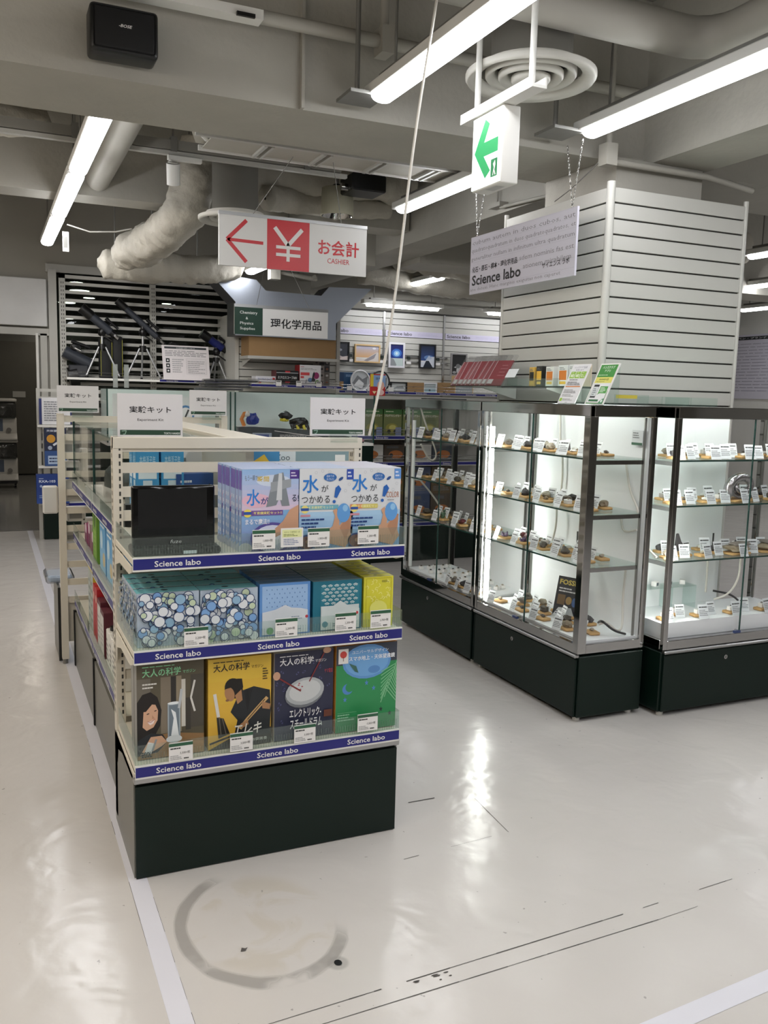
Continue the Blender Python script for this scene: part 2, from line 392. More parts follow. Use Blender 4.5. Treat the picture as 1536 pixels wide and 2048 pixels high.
cpost = Mb()
for px, py in ((SX+.012, SY+.012), (SX+SW-.01, SY+.01), (SX+.01, SY+SD-.01)): cpost.cyl((px, py, 0), (px, py, STOP+.02), .022 if px < SX+.1 and py < SY+.1 else .014, slatm, 14)
put('corner_post', cpost, clad)
put('cap', Mb().box(SX+.01, SY+.01, STOP-.02, SX+SW-.01, SY+SD-.01, STOP-.005, greyen), clad)

# ================================================================== CEILING FITTINGS
warmlamp = emit('added_lamp_diffuser_warm', '#fff4e6', LAMP)  # for added lamps outside the view, tinted to warm the floor
def luminaire_meshes(L, W=.115, lampm=lampm):
    hs = Mb().bev(-W/2, -L/2, .035, W/2, L/2, .085, whiteen, .006)
    hs.box(-.03, -L/2+.1, .085, .03, L/2-.1, .11, steel)
    LL = L; L = L-.13; n = 10; prof = [(-W/2+.004, .036)]+[(-(W/2-.006)*math.cos(math.pi*i/n), .034-.034*math.sin(math.pi*i/n)**.7) for i in range(1, n)]+[(W/2-.004, .036)]
    df = Mb(); y0, y1 = -L/2+.004, L/2-.004
    df.add([(a, y, c) for y in (y0, y1) for a, c in prof], [(i, i+1, n+1+i+1, n+1+i) for i in range(n)], lampm, True)
    df.add([(a, y0, c) for a, c in prof], [tuple(range(n+1))], lampm); df.add([(a, y1, c) for a, c in prof], [tuple(reversed(range(n+1)))], lampm)
    return hs.mesh('luminaire'), df.mesh('diffuser')
LM = {}
def luminaire(x, y, z, L, label, rz=0):
    if L not in LM: LM[L] = luminaire_meshes(L, lampm=warmlamp if L == 1.4999 else lampm)
    o = put('luminaire', LM[L][0], None, (x, y, z), rz, label, 'ceiling light', 'long white ceiling luminaires')
    put('diffuser', LM[L][1], o)
    for s in (-1, 1): put('hanger_rod', Mb().cyl((0, s*L*.36, .1), (0, s*L*.36, 3.655-z), .006, steel, 6), o)
    return o
luminaire(1.66, 3.12, 2.8, 1.5, 'bright tube luminaire before the big beam, above the exit sign')
luminaire(2.79, 3.10, 2.8, 1.5, 'bright tube luminaire holding the chains of the lettered hanging sign, before the beam')
luminaire(.565, 5.26, 2.8, 1.5, 'first luminaire of the row of three behind the big beam')
luminaire(.565, 6.80, 2.8, 1.48, 'middle luminaire of the row of three behind the big beam')
luminaire(.565, 8.32, 2.8, 1.42, 'last luminaire of the row of three, with a paper tag on it')
luminaire(2.77, 5.34, 2.8, 1.3, 'luminaire crossing behind the exit sign, along the girder')
luminaire(2.44, 8.5, 2.66, .62, 'short luminaire peeking out under the red cashier sign')
luminaire(4.69, 9.5, 2.8, 1.2, 'small far luminaire between the pale girder and the slat wall')
luminaire(4.86, 10.3, 2.60, 1.12, 'luminaire along the top of the slat wall, beside the white cable', R(90))
luminaire(6.62, 10.3, 2.60, 1.12, 'luminaire along the top of the slat wall, beside the slat column', R(90))
luminaire(2.24, 7.25, 2.76, .9, 'luminaire hidden behind the red cashier sign, over the robot showcase')  # added lamp, kept out of view, to brighten the middle aisle
luminaire(6.32, 5.5, 2.8, 1.3, 'far luminaire past the slat column, uppermost of the three there')
luminaire(7.92, 7.15, 2.8, 1.3, 'far luminaire past the slat column, middle of the three there')
luminaire(9.77, 8.9, 2.8, 1.3, 'far luminaire past the slat column, lowest of the three there')
for (x, y) in [(1.66, 1.57), (1.66, .02), (1.66, -1.5), (1.66, -3.0), (2.79, 1.55), (2.79, 0.0), (2.79, -1.5), (2.79, -3.0), (-1.5, 3.1), (-1.5, 1.5), (-1.5, 0), (.3, .6), (.3, -1.2), (.3, -2.9), (4.6, 1.6), (4.6, .1), (6.3, 3.1), (6.3, 1.5), (8, 4.5), (10.0, 7.2), (9.9, 5.6), (-1.9, 5.4), (-1.9, 6.9), (-.55, 3.1), (-.55, 1.55), (-.55, 0), (-.55, 5.4), (-.55, 6.93), (-2.7, 3.1), (-2.7, 1.5), (-2.9, 5.4), (-2.9, 6.9)]:  # two seen rows run on; the other lamps are added to brighten the room
    luminaire(x, y, 2.8, 1.5 if x > -.2 else 1.4999, 'white luminaire of the same rows over the open floor')
# small fixings on the lamps: mounting plates, paper tag
tag_ = Mb().obox(NEGY((.62, 7.95, 2.62)), 0, 0, 0, .05, .16, .003, white); tag_.rect(NEGY((.62, 7.95, 2.62)), .01, .03, .04, .12, P('#8a8a86'), .0035)
put('paper_tag', tag_, label='white paper tag dangling from the last luminaire of the row of three', cat='tag')
for x in (1.58, 2.66):
    put('mounting_plate', Mb().box(x-.07, 3.80, 2.83, x+.1, 3.98, 2.845, steel).cyl((x, 3.9, 2.84), (x, 3.9, 3.65), .012, steel, 8), label='thin steel mounting plate and drop rod at the end of the %s luminaire' % ('exit-sign side' if x < 2 else 'chain-holding'), cat='bracket')

# loudspeaker on the beam
t = thing('loudspeaker', 'black boxy loudspeaker mounted on the face of the big concrete beam', 'speaker', (.56, 4.06, 2.85))
put('cabinet', Mb().bev(-.135, -.16, 0, .135, -.02, .185, black, .018, 3), t)
put('grille', Mb().bev(-.122, -.168, .012, .122, -.155, .173, M('speaker_grille', '#08080a', .7, var=.5, scale=400), .012, 3), t)
put('logo', Mb().txt(NEGY((0, -.1685, 0)), '-BOSE', 0, .098, .012, white, .05, bold=1, al='c', shear=.3), t)
put('bracket', Mb().box(-.03, -.03, .06, .03, 0, .12, steel), t)

# exit sign
t = thing('exit_sign', 'lit white exit sign with a green arrow hanging from two rods', 'sign', (1.9, 3.27, 2.36))
put('housing', Mb().bev(.004, -.117, 0, .085, .117, .30, whiteen, .006, 2), t)
f = NEGX((0, .112, .006)); face = Mb().obox(f, 0, 0, -.004, .224, .285, 0, exitm); put('lit_face', face, t)
grn = P('#12a05a'); ar = Mb()
ar.poly(f, [(.018, .145), (.10, .265), (.135, .24), (.095, .175), (.205, .175), (.205, .12), (.095, .12), (.15, .055), (.11, .03)], grn)
ar.rect(f, .155, .025, .205, .095, P('#0a7a44'), .001); ar.poly(f, [(.17, .03), (.18, .06), (.172, .075), (.188, .088), (.192, .07), (.186, .05), (.196, .03), (.188, .03), (.18, .047), (.176, .03)], white, .0015)
put('arrow', ar, t)
put('channel', Mb().box(-.005, -.33, .30, .06, .22, .312, whiteen).box(-.005, -.33, .312, .003, .22, .34, whiteen).box(.052, -.33, .312, .06, .22, .34, whiteen), t)
for yy in (-.275, .135): put('rod', Mb().cyl((.028, yy, .31), (.028, yy, 1.29), .0125, whiteen, 12), t)
put('sticker', Mb().rect(Fr((0, 0, 0), Y, X), -.06, .02, .03, .06, P('#b9b9b7'), .0008), t)

# lettered hanging sign with chains
t = thing('hanging_sign', 'hanging board lettered Science labo over old Latin print, held by chains', 'sign', (2.78, 4.925, 2.14))
put('board', Mb().box(0, -1.085, 0, .012, 0, .345, M('lilac_board', '#c9c7d3', .4, var=.03)), t)
f = NEGX((0, 0, 0)); pr_ = Mb(); g1 = P('#85838c'); g2 = P('#77757e')
for i, (s, v, h, u, wd) in enumerate((('cubum autem in duos cubos, aut', .292, .03, .02, 1.05), ('quadratoquadratum in duos quadratoquadratos, et', .243, .032, .012, 1.065), ('generaliter nullam in infinitum ultra quadratum', .193, .032, .012, 1.06),
                                      ('sdem nominis fas est', .140, .026, .56, .51), ('ationem mirabilem', .09, .026, .60, .45), ('ane detexi. Hanc marginis exiguitas non caperet', .012, .026, .012, .95))):
    pr_.txt(f, s, u, v, h, g1, wd, n=.0006)
for i in range(7): pr_.line(f, [(0, .04+.05*i), (1.085, .042+.05*i)], .0012, P('#b4b2be'), .0004)
put('latin_print', pr_, t)
pr_ = Mb(); pr_.txt(f, '化石・原石・標本・理化学用品', .03, .128, .036, P('#17171a'), .51, bold=1); pr_.txt(f, 'Science labo', .03, .05, .062, P('#111114'), .55, bold=1); pr_.txt(f, 'サイエンス ラボ', .79, .068, .03, P('#17171a'), .25, bold=.6)
put('lettering', pr_, t)
def chain(p, q, name='chain', r=.0045):
    mb = Mb(); p, q = Vector(p), Vector(q); n = int((q-p).length/.018)
    for i in range(n):
        c = p.lerp(q, (i+.5)/n); d = (q-p).normalized(); s_ = d.cross(Vector((0, 1, 0)) if i % 2 else Vector((1, 0, 0))).normalized()
        mb.tube([c+d*.012, c+s_*r, c-d*.012, c-s_*r], .0018, chrome, 4, closed=True)
    return mb
for yy, s in ((-.06, 1), (-1.03, -1)):
    put('chain', chain((.006, yy, .345), (.0, yy-.10 if s > 0 else yy+.06, .665)), t); put('chain', chain((.006, yy, .345), (.0, yy+.03 if s > 0 else yy-.07, .665)), t)

# cashier sign
t = thing('cashier_sign', 'white and red hanging cashier sign with a yen symbol and arrow', 'sign', (1.36, 5.6, 2.29))
W_, H_ = 1.0, .31
put('board', Mb().box(0, 0, 0, W_, .02, H_, M('sign_white', '#dedddb', .35, var=.02)), t); put('top_rail', Mb().box(-.002, -.004, H_, W_+.002, .024, H_+.02, alu), t)
f = NEGY((0, 0, 0)); red = P('#c62a33', .3); pr_ = Mb()
pr_.rect(f, .31, 0, .595, H_, red); pr_.line(f, [(.285, .155), (.06, .16)], .02, red); pr_.line(f, [(.175, .285), (.05, .16), (.175, .03)], .024, red)
wh = P('#e6e4e2'); pr_.line(f, [(.36, .262), (.45, .155), (.545, .262)], .026, wh, .0014); pr_.rect(f, .44, .055, .462, .16, wh, .0014); pr_.rect(f, .37, .132, .535, .152, wh, .0016); pr_.rect(f, .37, .085, .535, .105, wh, .0016)
put('pictogram', pr_, t)
put('lettering', Mb().txt(f, 'お会計', .80, .118, .1, red, .29, bold=1.6, al='c').txt(f, 'CASHIER', .80, .068, .032, red, .155, al='c'), t)
for a, c in (((.22, .01, H_+.02), (.42, -.45, .72)), ((.82, .01, H_+.02), (.56, -.45, .72))): put('wire', Mb().cyl(a, c, .0025, steel, 5), t)

# chemistry sign
t = thing('department_sign', 'hanging chemistry and physics supplies sign, green and white', 'sign', (2.085, 8.0, 2.025))
put('board', Mb().box(0, 0, 0, .905, .018, .245, MATS['sign_white']), t); put('top_rail', Mb().box(-.003, -.004, .245, .908, .022, .272, alu), t)
f = NEGY((0, 0, 0)); pr_ = Mb().rect(f, 0, 0, .265, .245, P('#173a2c')); put('green_panel', pr_, t)
pr_ = Mb()
for s, u, v, wd in (('Chemistry', .05, .178, .165), ('&', .105, .137, .022), ('Physics', .052, .085, .125), ('Supplies', .052, .038, .14)): pr_.txt(f, s, u, v, .034 if s[-1] == 'y' else .03 if s != '&' else .022, P('#dfe3df'), wd, bold=.5)
pr_.txt(f, '理化学用品', .59, .07, .092, P('#17191a'), .5, bold=1, al='c'); put('lettering', pr_, t)
for a, c in (((.21, .01, .27), (.42, .3, .9)), ((.72, .01, .27), (.50, .3, .9))): put('wire', Mb().cyl(a, c, .0025, steel, 5), t)

# big pipe, conduits, raceway
pp = Mb(); pts = [(1.2, 3.2, 3.09), (2.82, 3.2, 3.09)] + [(2.82+.16*math.sin(a), 3.2-.16*(1-math.cos(a)), 3.09) for a in (R(22), R(45), R(68), R(90))] + [(2.98, 2.2, 3.09), (2.98, -2, 3.09)]
pp.tube(pts, .085, pvc, 20); put('ceiling_pipe', pp, label='thick grey pipe with an elbow crossing high before the beam', cat='pipe')
pp = Mb()
for q in ((2.72, 3.2, 3.09), (2.98, 2.95, 3.09)): pass
put('ceiling_pipe', Mb().cyl((.775, 4.7, 3.02), (.80, 6.99, 3.02), .085, pvc, 20).cyl((.776, 4.84, 3.02), (.776, 4.87, 3.02), .09, pvc, 20), label='grey pipe beside the row of three luminaires, running into the rear beam', cat='pipe')
put('ceiling_pipe', Mb().cyl((.62, 7.32, 3.0), (.62, 9.94, 3.0), .05, pvc, 14), label='thin stub of pipe behind the rear beam, over the doorway', cat='pipe')
put('ceiling_pipe', Mb().tube([(2.1, 2.9, 3.45), (2.3, 1.5, 3.45), (2.3, 0, 3.45)], .035, pvc, 12).tube([(2.5, 3.6, 3.5), (2.5, 0, 3.5)], .03, pvc, 12), label='pair of slim pipes above the thick elbow pipe', cat='pipe')
rw = Mb().box(-4, 3.90, 3.09, 1.14, 3.98, 3.13, whiteen); rw.box(1.02, 3.885, 3.085, 1.1, 3.9, 3.10, black); put('cable_raceway', rw, label='slim white lighting raceway along the top of the big beam', cat='raceway')
put('conduit', Mb().tube([(1.14, 3.95, 3.12), (3.3, 3.95, 3.12)], .03, pvc, 12).box(1.70, 3.9, 3.06, 1.76, 4.0, 3.18, pvc).cyl((1.73, 3.95, 3.1), (1.73, 3.95, 3.64), .02, pvc), label='grey conduit continuing from the raceway along the beam face', cat='conduit')
cb = Mb().box(2.99, 3.9, 2.73, 3.06, 3.97, 2.84, pvc).tube([(3.05, 3.93, 2.755), (3.7, 3.93, 2.755), (4.05, 3.93, 2.72)], .017, pvc, 10).cyl((3.025, 3.93, 2.84), (3.025, 3.93, 3.64), .016, pvc, 10)
put('conduit', cb, label='junction box with conduit along the top edge of the slat column', cat='conduit')
put('cable', Mb().tube([(3.0, 3.97, 2.76), (2.97, 4.02, 2.71), (2.945, 4.15, 2.64), (2.955, 4.3, 2.61)], .003, steel, 6), label='thin dark cable drooping from the junction box over the column top', cat='cable')
put('conduit', Mb().box(3.29, 5.45, 2.83, 3.36, 5.6, 2.86, pvc).tube([(3.33, 5.5, 2.83), (3.33, 4.7, 2.79)], .012, pvc, 8).cyl((3.33, 5.55, 2.85), (3.33, 5.55, 3.64), .008, pvc, 6), label='thin conduit and clip on the girder behind the lettered sign', cat='conduit')
put('conduit', Mb().tube([(2.60, 8.5, 3.64), (2.60, 8.5, 2.68), (3.05, 8.5, 2.64)], .028, pvc, 10).box(2.56, 8.45, 2.60, 2.66, 8.55, 2.76, pvc).cyl((3.0, 8.42, 2.65), (3.0, 8.5, 2.65), .02, pvc, 8), label='grey elbow conduit under the beam behind the department sign', cat='conduit')
struct('ceiling_beam', Mb().box(2.42, 7.75, 2.70, 3.36, 8.4, 3.65, conc))

# round air diffusers
def diffuser(c, r, label):
    t = thing('air_diffuser', label, 'air diffuser', c)
    for k, (ro, ri, z0, z1) in enumerate(((1, .78, 0, .03), (.70, .56, .012, .045), (.50, .36, .004, .035), (.30, 0, -.008, .02))):
        prof = [(r*ro, z1), (r*ro, z0+.012), (r*(ro-.03), z0), (r*max(ri, 0), z0+.022 if k < 3 else z0), (r*max(ri, 0)+.002, z1+.03 if k < 3 else z0+.001)]
        put('ring', Mb().lathe(prof, (0, 0, 0), M('diffuser_white', '#c9c7bf', .45), 40), t)
    put('neck', Mb().lathe([(r*.8, .03), (r*.75, .06), (r*.62, .08), (r*.62, 3.6-c[2])], (0, 0, 0), concd, 28), t)
diffuser((2.22, 3.46, 2.88), .285, 'round ceiling air diffuser with concentric rings beside the exit sign')
diffuser((1.66, 6.36, 2.70), .26, 'round air diffuser half hidden behind the red cashier sign')

# track rail, spotlight, can light, tray
t = thing('track_rail', 'long grey lighting track crossing behind the big beam', 'lighting track', (0, 5.97, 3.0))
put('rail', Mb().box(-4, -.02, 0, 2.35, .02, .025, greyen).box(-4, -.03, .03, 2.3, .03, .09, concd), t)
for xx in (-.6, .55, 1.15, 2.05): put('hanger', Mb().box(xx-.02, -.04, .02, xx+.02, .04, .11, steel).cyl((xx, 0, .1), (xx, 0, .64), .006, steel, 6), t)
t = thing('spotlight', 'white cylindrical spotlight clipped to the lighting track', 'spotlight', (1.14, 5.95, 2.985))
put('adapter', Mb().bev(-.03, -.018, -.02, .19, .018, .012, whiteen, .004), t); put('arm', Mb().tube([(-.01, 0, -.01), (-.01, 0, -.06), (.0, -.01, -.09)], .012, whiteen), t)
put('lamp_head', Mb().cyl((.0, -.03, -.045), (.012, .02, -.165), .043, whiteen, 22).cyl((.0, -.033, -.038), (.0, -.031, -.044), .034, greyen, 20), t)
def added_track_spot(x, aim, watts, label):  # unseen spotlights added along the track to brighten the telescope rack
    p0 = Vector((x, 5.95, 2.90)); d = (Vector(aim)-p0).normalized()
    t = thing('spotlight', label, 'spotlight', p0)
    put('adapter', Mb().bev(-.03, -.018, .065, .16, .018, .097, whiteen, .004), t); put('arm', Mb().cyl((0, 0, .07), (0, 0, 0), .012, whiteen), t)
    put('lamp_head', Mb().cyl(-d*.05, d*.07, .043, whiteen, 22), t)
    ld = bpy.data.lights.new('added_spot_lamp', 'SPOT'); ld.energy = watts; ld.spot_size = R(34); ld.spot_blend = .7; ld.shadow_soft_size = .04; ld.color = (1, .97, .92)
    lo = bpy.data.objects.new('added_spot_lamp', ld); COL.objects.link(lo); lo.parent = t; lo.location = d*.08; lo.rotation_euler = d.to_track_quat('-Z', 'Y').to_euler()
added_track_spot(-.25, (1.45, 9.6, 1.75), 130, 'track spotlight by the row of three, aimed at the fat telescope')
added_track_spot(-.8, (2.1, 9.5, 1.7), 130, 'track spotlight beyond it, aimed at the information board')
t = thing('can_light', 'cream can downlight hanging behind the red cashier sign', 'ceiling light', (2.47, 6.45, 2.84))
put('shade', Mb().lathe([(.118, 0), (.126, 0), (.126, .01), (.118, .2), (.0, .205)], (0, 0, 0), M('can_cream', '#b9b59f', .5), 28), t)
put('reflector', Mb().lathe([(.118, 0), (.10, .05), (.05, .1), (0, .1)], (0, 0, .002), chrome, 24), t)
put('stem', Mb().cyl((0, 0, .2), (0, 0, .8), .012, steel).box(-.03, -.03, .2, .03, .03, .23, black), t)
put('projector', Mb().bev(2.45, 6.1, 2.97, 2.72, 6.35, 3.09, black, .01).cyl((2.4, 6.2, 3.0), (2.5, 6.2, 3.0), .025, chrome), label='small black box with a chrome end beside the end of the lighting track', cat='projector')
t = thing('cable_tray', 'pale panelled cable tray behind the big beam', 'cable tray', (0, 0, 2.9))
put('side_rail', Mb().box(1.1, 5.06, 0, 3.0, 5.09, .05, greyen), t); put('side_rail', Mb().box(1.18, 5.36, 0, 3.0, 5.38, .03, whiteen), t)
for k in range(5): put('panel', Mb().box(1.2+k*.36, 5.09, .01, 1.53+k*.36, 5.36, .018, M('tray_panel', '#b3b0a6', .6)), t); put('rung', Mb().box(1.5+k*.36, 5.09, -.005, 1.52+k*.36, 5.37, .02, greyen).box(1.545+k*.36, 5.09, -.005, 1.56+k*.36, 5.37, .02, greyen), t)
put('cover', Mb().tube([(.95, 4.9, .2), (1.03, 5.0, .08), (1.2, 5.22, .03)], .02, whiteen, 8).add([(.9, 4.75, .2), (1.2, 4.75, .2), (1.35, 5.36, .022), (1.15, 5.3, .022)], [(0, 1, 2, 3)], MATS['tray_panel']), t)

# lumpy insulated ducts
def duct(pts, rs, label, seed, n=30, amp=.24, sub=22):
    n = 30; amp = max(amp, .24)
    pts = [Vector(p) for p in pts]; P_, R_ = [], []
    for i in range(len(pts)-1):
        for k in range(sub):
            f = k/sub; g = f*f*(3-2*f); P_.append(pts[i].lerp(pts[i+1], f)); R_.append(rs[i]*(1-g)+rs[i+1]*g)
    P_.append(pts[-1]); R_.append(rs[-1])
    for it in range(12): P_ = [P_[0]]+[(P_[i-1]+P_[i]*2+P_[i+1])/4 for i in range(1, len(P_)-1)]+[P_[-1]]
    R_[0] = R_[-1] = .01; mb = Mb().tube(P_, R_, insul, n, caps=False); o = Vector((seed, seed*2.3, 0)); vs = []
    for i, v in enumerate(mb.v):
        v = Vector(v); k = min(i//n, len(P_)-1); d = v-P_[k]; q = noise.noise(v*4+o)*amp+(abs(noise.noise(v*9+o))-.2)*amp*.9+noise.noise(v*22+o)*amp*.35
        vs.append(tuple(P_[k]+d*(1+q)))
    mb.v = vs
    o_ = put('insulated_duct', mb, label=label, cat='duct', group='wrapped ceiling ducts')
    for f in (.3, .7):
        c = P_[int(len(P_)*f)]; put('hanger', Mb().cyl((c.x, c.y, c.z+.03), (c.x, c.y, 3.655), .006, steel, 6), o_)
    return o_
duct([(1.50, 6.66, 3.3), (1.44, 6.68, 3.02), (1.38, 6.78, 2.80), (1.30, 7.15, 2.70), (1.22, 7.7, 2.67), (1.14, 8.2, 2.66)], [.15, .165, .165, .15, .16, .13], 'thick wrapped duct sloping down beside the white spotlight', 1, 22, .14)
duct([(.96, 8.55, 2.63), (1.03, 8.55, 2.63), (1.5, 8.55, 2.63), (1.95, 8.55, 2.64), (2.3, 8.75, 2.74)], [.04, .13, .14, .13, .13], 'wrapped duct running level above the telescope rack', 2, 18, .16)
duct([(1.75, 6.75, 3.16), (2.2, 6.76, 3.16), (2.9, 6.76, 3.20), (3.25, 6.76, 3.2)], [.14, .14, .14, .13], 'wrapped duct running behind the can downlight', 3, 18, .16)
duct([(1.95, 6.6, 2.94), (2.3, 6.78, 2.98), (2.75, 6.85, 3.0), (3.1, 6.85, 3.02)], [.09, .09, .085, .07], 'slimmer wrapped duct below the one behind the can downlight', 4, 16, .16)
duct([(-2, 6.4, 3.18), (-.2, 6.4, 3.18), (.45, 6.4, 3.2)], [.10, .11, .09], 'slim wrapped duct behind the lighting track', 5)
duct([(-2, 5.35, 3.36), (.2, 5.3, 3.36), (2.2, 5.5, 3.36), (3.1, 5.5, 3.36)], [.17, .17, .16, .16], 'dark wrapped duct high behind the big beam', 6)
duct([(4.1, 8.9, 3.05), (5.0, 8.9, 3.05), (6.4, 8.9, 3.05), (8.6, 8.9, 3.1)], [.2, .24, .22, .2], 'wrapped duct beyond the girder, above the far luminaire', 7)
duct([(4.0, 7.0, 2.98), (4.6, 7.0, 2.98), (5.4, 7.0, 2.98), (7.2, 7.0, 3.1)], [.13, .22, .2, .18], 'bulging wrapped duct beyond the girder, beside the lettered sign', 8)
duct([(4.0, 9.75, 2.92), (5.0, 9.75, 2.86), (6.2, 9.8, 2.84), (8.6, 9.8, 2.88)], [.12, .14, .13, .13], 'low wrapped duct right above the slat wall luminaires', 9)
put('wall_rail', Mb().box(3.6, 10.5, 2.70, 10.5, 10.53, 2.73, greyen).box(3.6, 10.4, 2.66, 10.5, 10.42, 2.68, greyen), label='thin grey rails over the slat wall luminaires', cat='rail')
put('cable', Mb().tube([(.63, 7.6, 2.78), (.8, 7.6, 2.74), (1.0, 7.6, 2.76), (1.13, 7.62, 2.80)], .006, whiteen, 6), label='thin white wire from the luminaire row to the sloping duct', cat='cable')
put('steel_bracket', Mb().box(.0, 6.0, 2.55, .06, 6.1, 3.3, greyen), label='grey steel channel hanging by the edge behind the lighting track', cat='bracket')
cb = Mb(); pts = []
for i in range(25):
    f = i/24; pts.append((1.60-.075*f-.215*f**1.5+.012*math.sin(f*9), 3.05+.006*math.sin(f*7), 3.65-f*2.30))
cb.tube(pts, .0055, M('white_cable', '#cfccc4', .5), 8); put('white_cable', cb, label='long white cable hanging from the ceiling down to the gondola top', cat='cable')

# ================================================================== PRINT HELPER (painted in order, normalised to the panel)
class Pr:
    def __init__(s, f, w, h, dn=.00006): s.f, s.w, s.h, s.mb, s.n, s.dn = f, w, h, Mb(), .0004, dn
    def _n(s): s.n += s.dn; return s.n
    def r(s, a, b, c, d, col): s.mb.rect(s.f, a*s.w, b*s.h, c*s.w, d*s.h, P(col), s._n()); return s
    def e(s, u, v, a, b, col, rot=0, k=20): s.mb.ell(s.f, u*s.w, v*s.h, a*s.w, b*s.w, P(col), s._n(), k, rot); return s
    def p(s, pts, col): s.mb.poly(s.f, [(a*s.w, b*s.h) for a, b in pts], P(col), s._n()); return s
    def l(s, pts, wd, col): s.mb.line(s.f, [(a*s.w, b*s.h) for a, b in pts], wd*s.w, P(col), s._n()); return s
    def t(s, body, u, v, h, col, w=None, bold=0, al='l', shear=0): s.mb.txt(s.f, body, u*s.w, v*s.h, h*s.h, P(col), w*s.w if w else None, s._n(), bold, al, shear); return s
    def g(s, a, b, c, d, rows, col, seed=1): s.mb.greek(s.f, a*s.w, b*s.h, c*s.w, d*s.h, rows, P(col), s._n(), rg=random.Random(seed)); return s
    def grad(s, a, b, c, d, c0, c1, k=8):
        x, y = [int(c0[i:i+2], 16) for i in (1, 3, 5)], [int(c1[i:i+2], 16) for i in (1, 3, 5)]
        for i in range(k):
            f = (i+.5)/k; s.r(a, b+(d-b)*i/k, c, b+(d-b)*(i+1)/k, '#%02x%02x%02x' % tuple(round(x[j]+(y[j]-x[j])*f) for j in range(3)))
        return s
def carton(name, label, cat, w, d, h, loc, body, fn=None, rz=0, group=None, sidefn=None, topfn=None, tilt=0):
    o = put(name, Mb().bev(-w/2, -d/2, 0, w/2, d/2, h, P(body) if isinstance(body, str) else body, .0012), None, loc, rz, label, cat, group)
    if tilt: o.rotation_euler = (-tilt, 0, rz)
    if fn: p = Pr(front(w, d), w, h); fn(p); put('front_print', p.mb, o)
    if sidefn: p = Pr(sideL(w, d), d, h); sidefn(p); put('side_print', p.mb, o)
    if topfn: p = Pr(topf(w, d, h), w, d); topfn(p); put('top_print', p.mb, o)
    return o

# ================================================================== FRONT GONDOLA
GX, GY, GW = .375, 2.605, .885
gon = thing('end_gondola', 'white steel end gondola with three Science labo shelves over a dark green base', 'display shelf', (GX, GY, 0))
def labo_rail(fr, L, h, us, tw, par, name='price_rail'):
    rail = Mb().obox(fr, 0, 0, -.004, L, h, .004, whiteen); f2 = Fr(fr(0, 0, .0042), fr.u, fr.v)
    rail.rect(f2, .001, h*.14, L-.001, h*.9, navy, .0003)
    r = put(name, rail, par)
    return r, [Mb().txt(f2, 'Science labo', u, h*.30, h*.42, white, tw, n=.0008, bold=.6) for u in us]
def upright(par, x, y, z1, faceL=True):
    put('upright', Mb().box(x, y, .03, x+.03, y+.055, z1, cream), par)
    sl_ = Mb(); k = 0
    z = .4
    while z < z1-.03:
        sl_.add([(x-.0006, y+.018, z), (x-.0006, y+.018, z+.014), (x-.0006, y+.024, z+.014), (x-.0006, y+.024, z)], [(0, 1, 2, 3)], groove)
        sl_.add([(x-.0006, y+.034, z), (x-.0006, y+.034, z+.014), (x-.0006, y+.040, z+.014), (x-.0006, y+.040, z)], [(0, 1, 2, 3)], groove)
        sl_.add([(x+.018, y-.0006, z), (x+.024, y-.0006, z), (x+.024, y-.0006, z+.014), (x+.018, y-.0006, z+.014)], [(0, 1, 2, 3)], groove)
        z += .025
    put('slot', sl_, par, kind='stuff')
UY = .385
upright(gon, 0, UY, 1.345); upright(gon, GW-.03, UY, 1.345)
for z in (1.295, 1.225, 1.145, 1.065): put('crossbar', Mb().box(.03, UY+.006, z, GW-.03, UY+.022, z+.034, cream), gon)
for z in (.87, .60, .52): put('crossbar', Mb().box(.03, UY+.006, z, GW-.03, UY+.022, z+.03, cream), gon)
put('top_bar', Mb().bev(.0, UY-.002, 1.305, GW, UY+.028, 1.345, cream, .003), gon)
base = put('base', Mb().box(.004, .008, .004, GW-.004, .02, .30, dgreen).box(.012, .02, .004, GW-.012, .05, .3, black), gon)
put('base_side', Mb().box(.0, .02, 0, .008, .44, .33, M('base_side_grey', '#77766f', .35, .3, var=.06)), gon); put('base_side', Mb().box(GW-.008, .02, 0, GW, .44, .33, MATS['base_side_grey']), gon)
put('base_trim', Mb().bev(-.001, -.003, .312, GW+.001, .03, .333, alu, .003), gon)
for k, (zt, gh) in enumerate(((1.012, .058), (.730, .058), (.373, .062))):
    sh = put('shelf', Mb().bev(.004, .0, zt-.028, GW-.004, UY+.01, zt-.006, cream, .003), gon)
    fr = NEGY((0.002, -.004, zt-.042)); rr, lt = labo_rail(fr, GW-.006, .042, (.062, .378, .688), .137, sh); [put('lettering', q, sh) for q in lt]
    gd = Mb().box(.003, -.002, zt, GW-.003, .0015, zt+gh, acryl); put('front_guard', gd, sh)
    put('side_guard', Mb().box(.002, .0015, zt, .005, UY-.03, zt+gh, acryl), sh); put('side_guard', Mb().box(GW-.005, .0015, zt, GW-.002, UY-.03, zt+gh, acryl), sh)
    rb = Mb(); x = .01
    while x < GW-.01: rb.box(x, -.004, zt+.003, x+.0035, -.002, zt+.036, acryl); x += .0085
    put('guard_rib', rb, sh, kind='stuff')
    for xb in (.0, GW-.004):
        put('bracket', Mb().prism(Fr((xb, 0, 0), Y, Z), [(UY+.01, zt-.03), (.01, zt-.03), (.01, zt-.045), (.06, zt-.06), (.26, zt-.062), (UY-.03, zt-.085), (UY-.012, zt-.14), (UY+.01, zt-.14)], 0, .004, cream), sh)

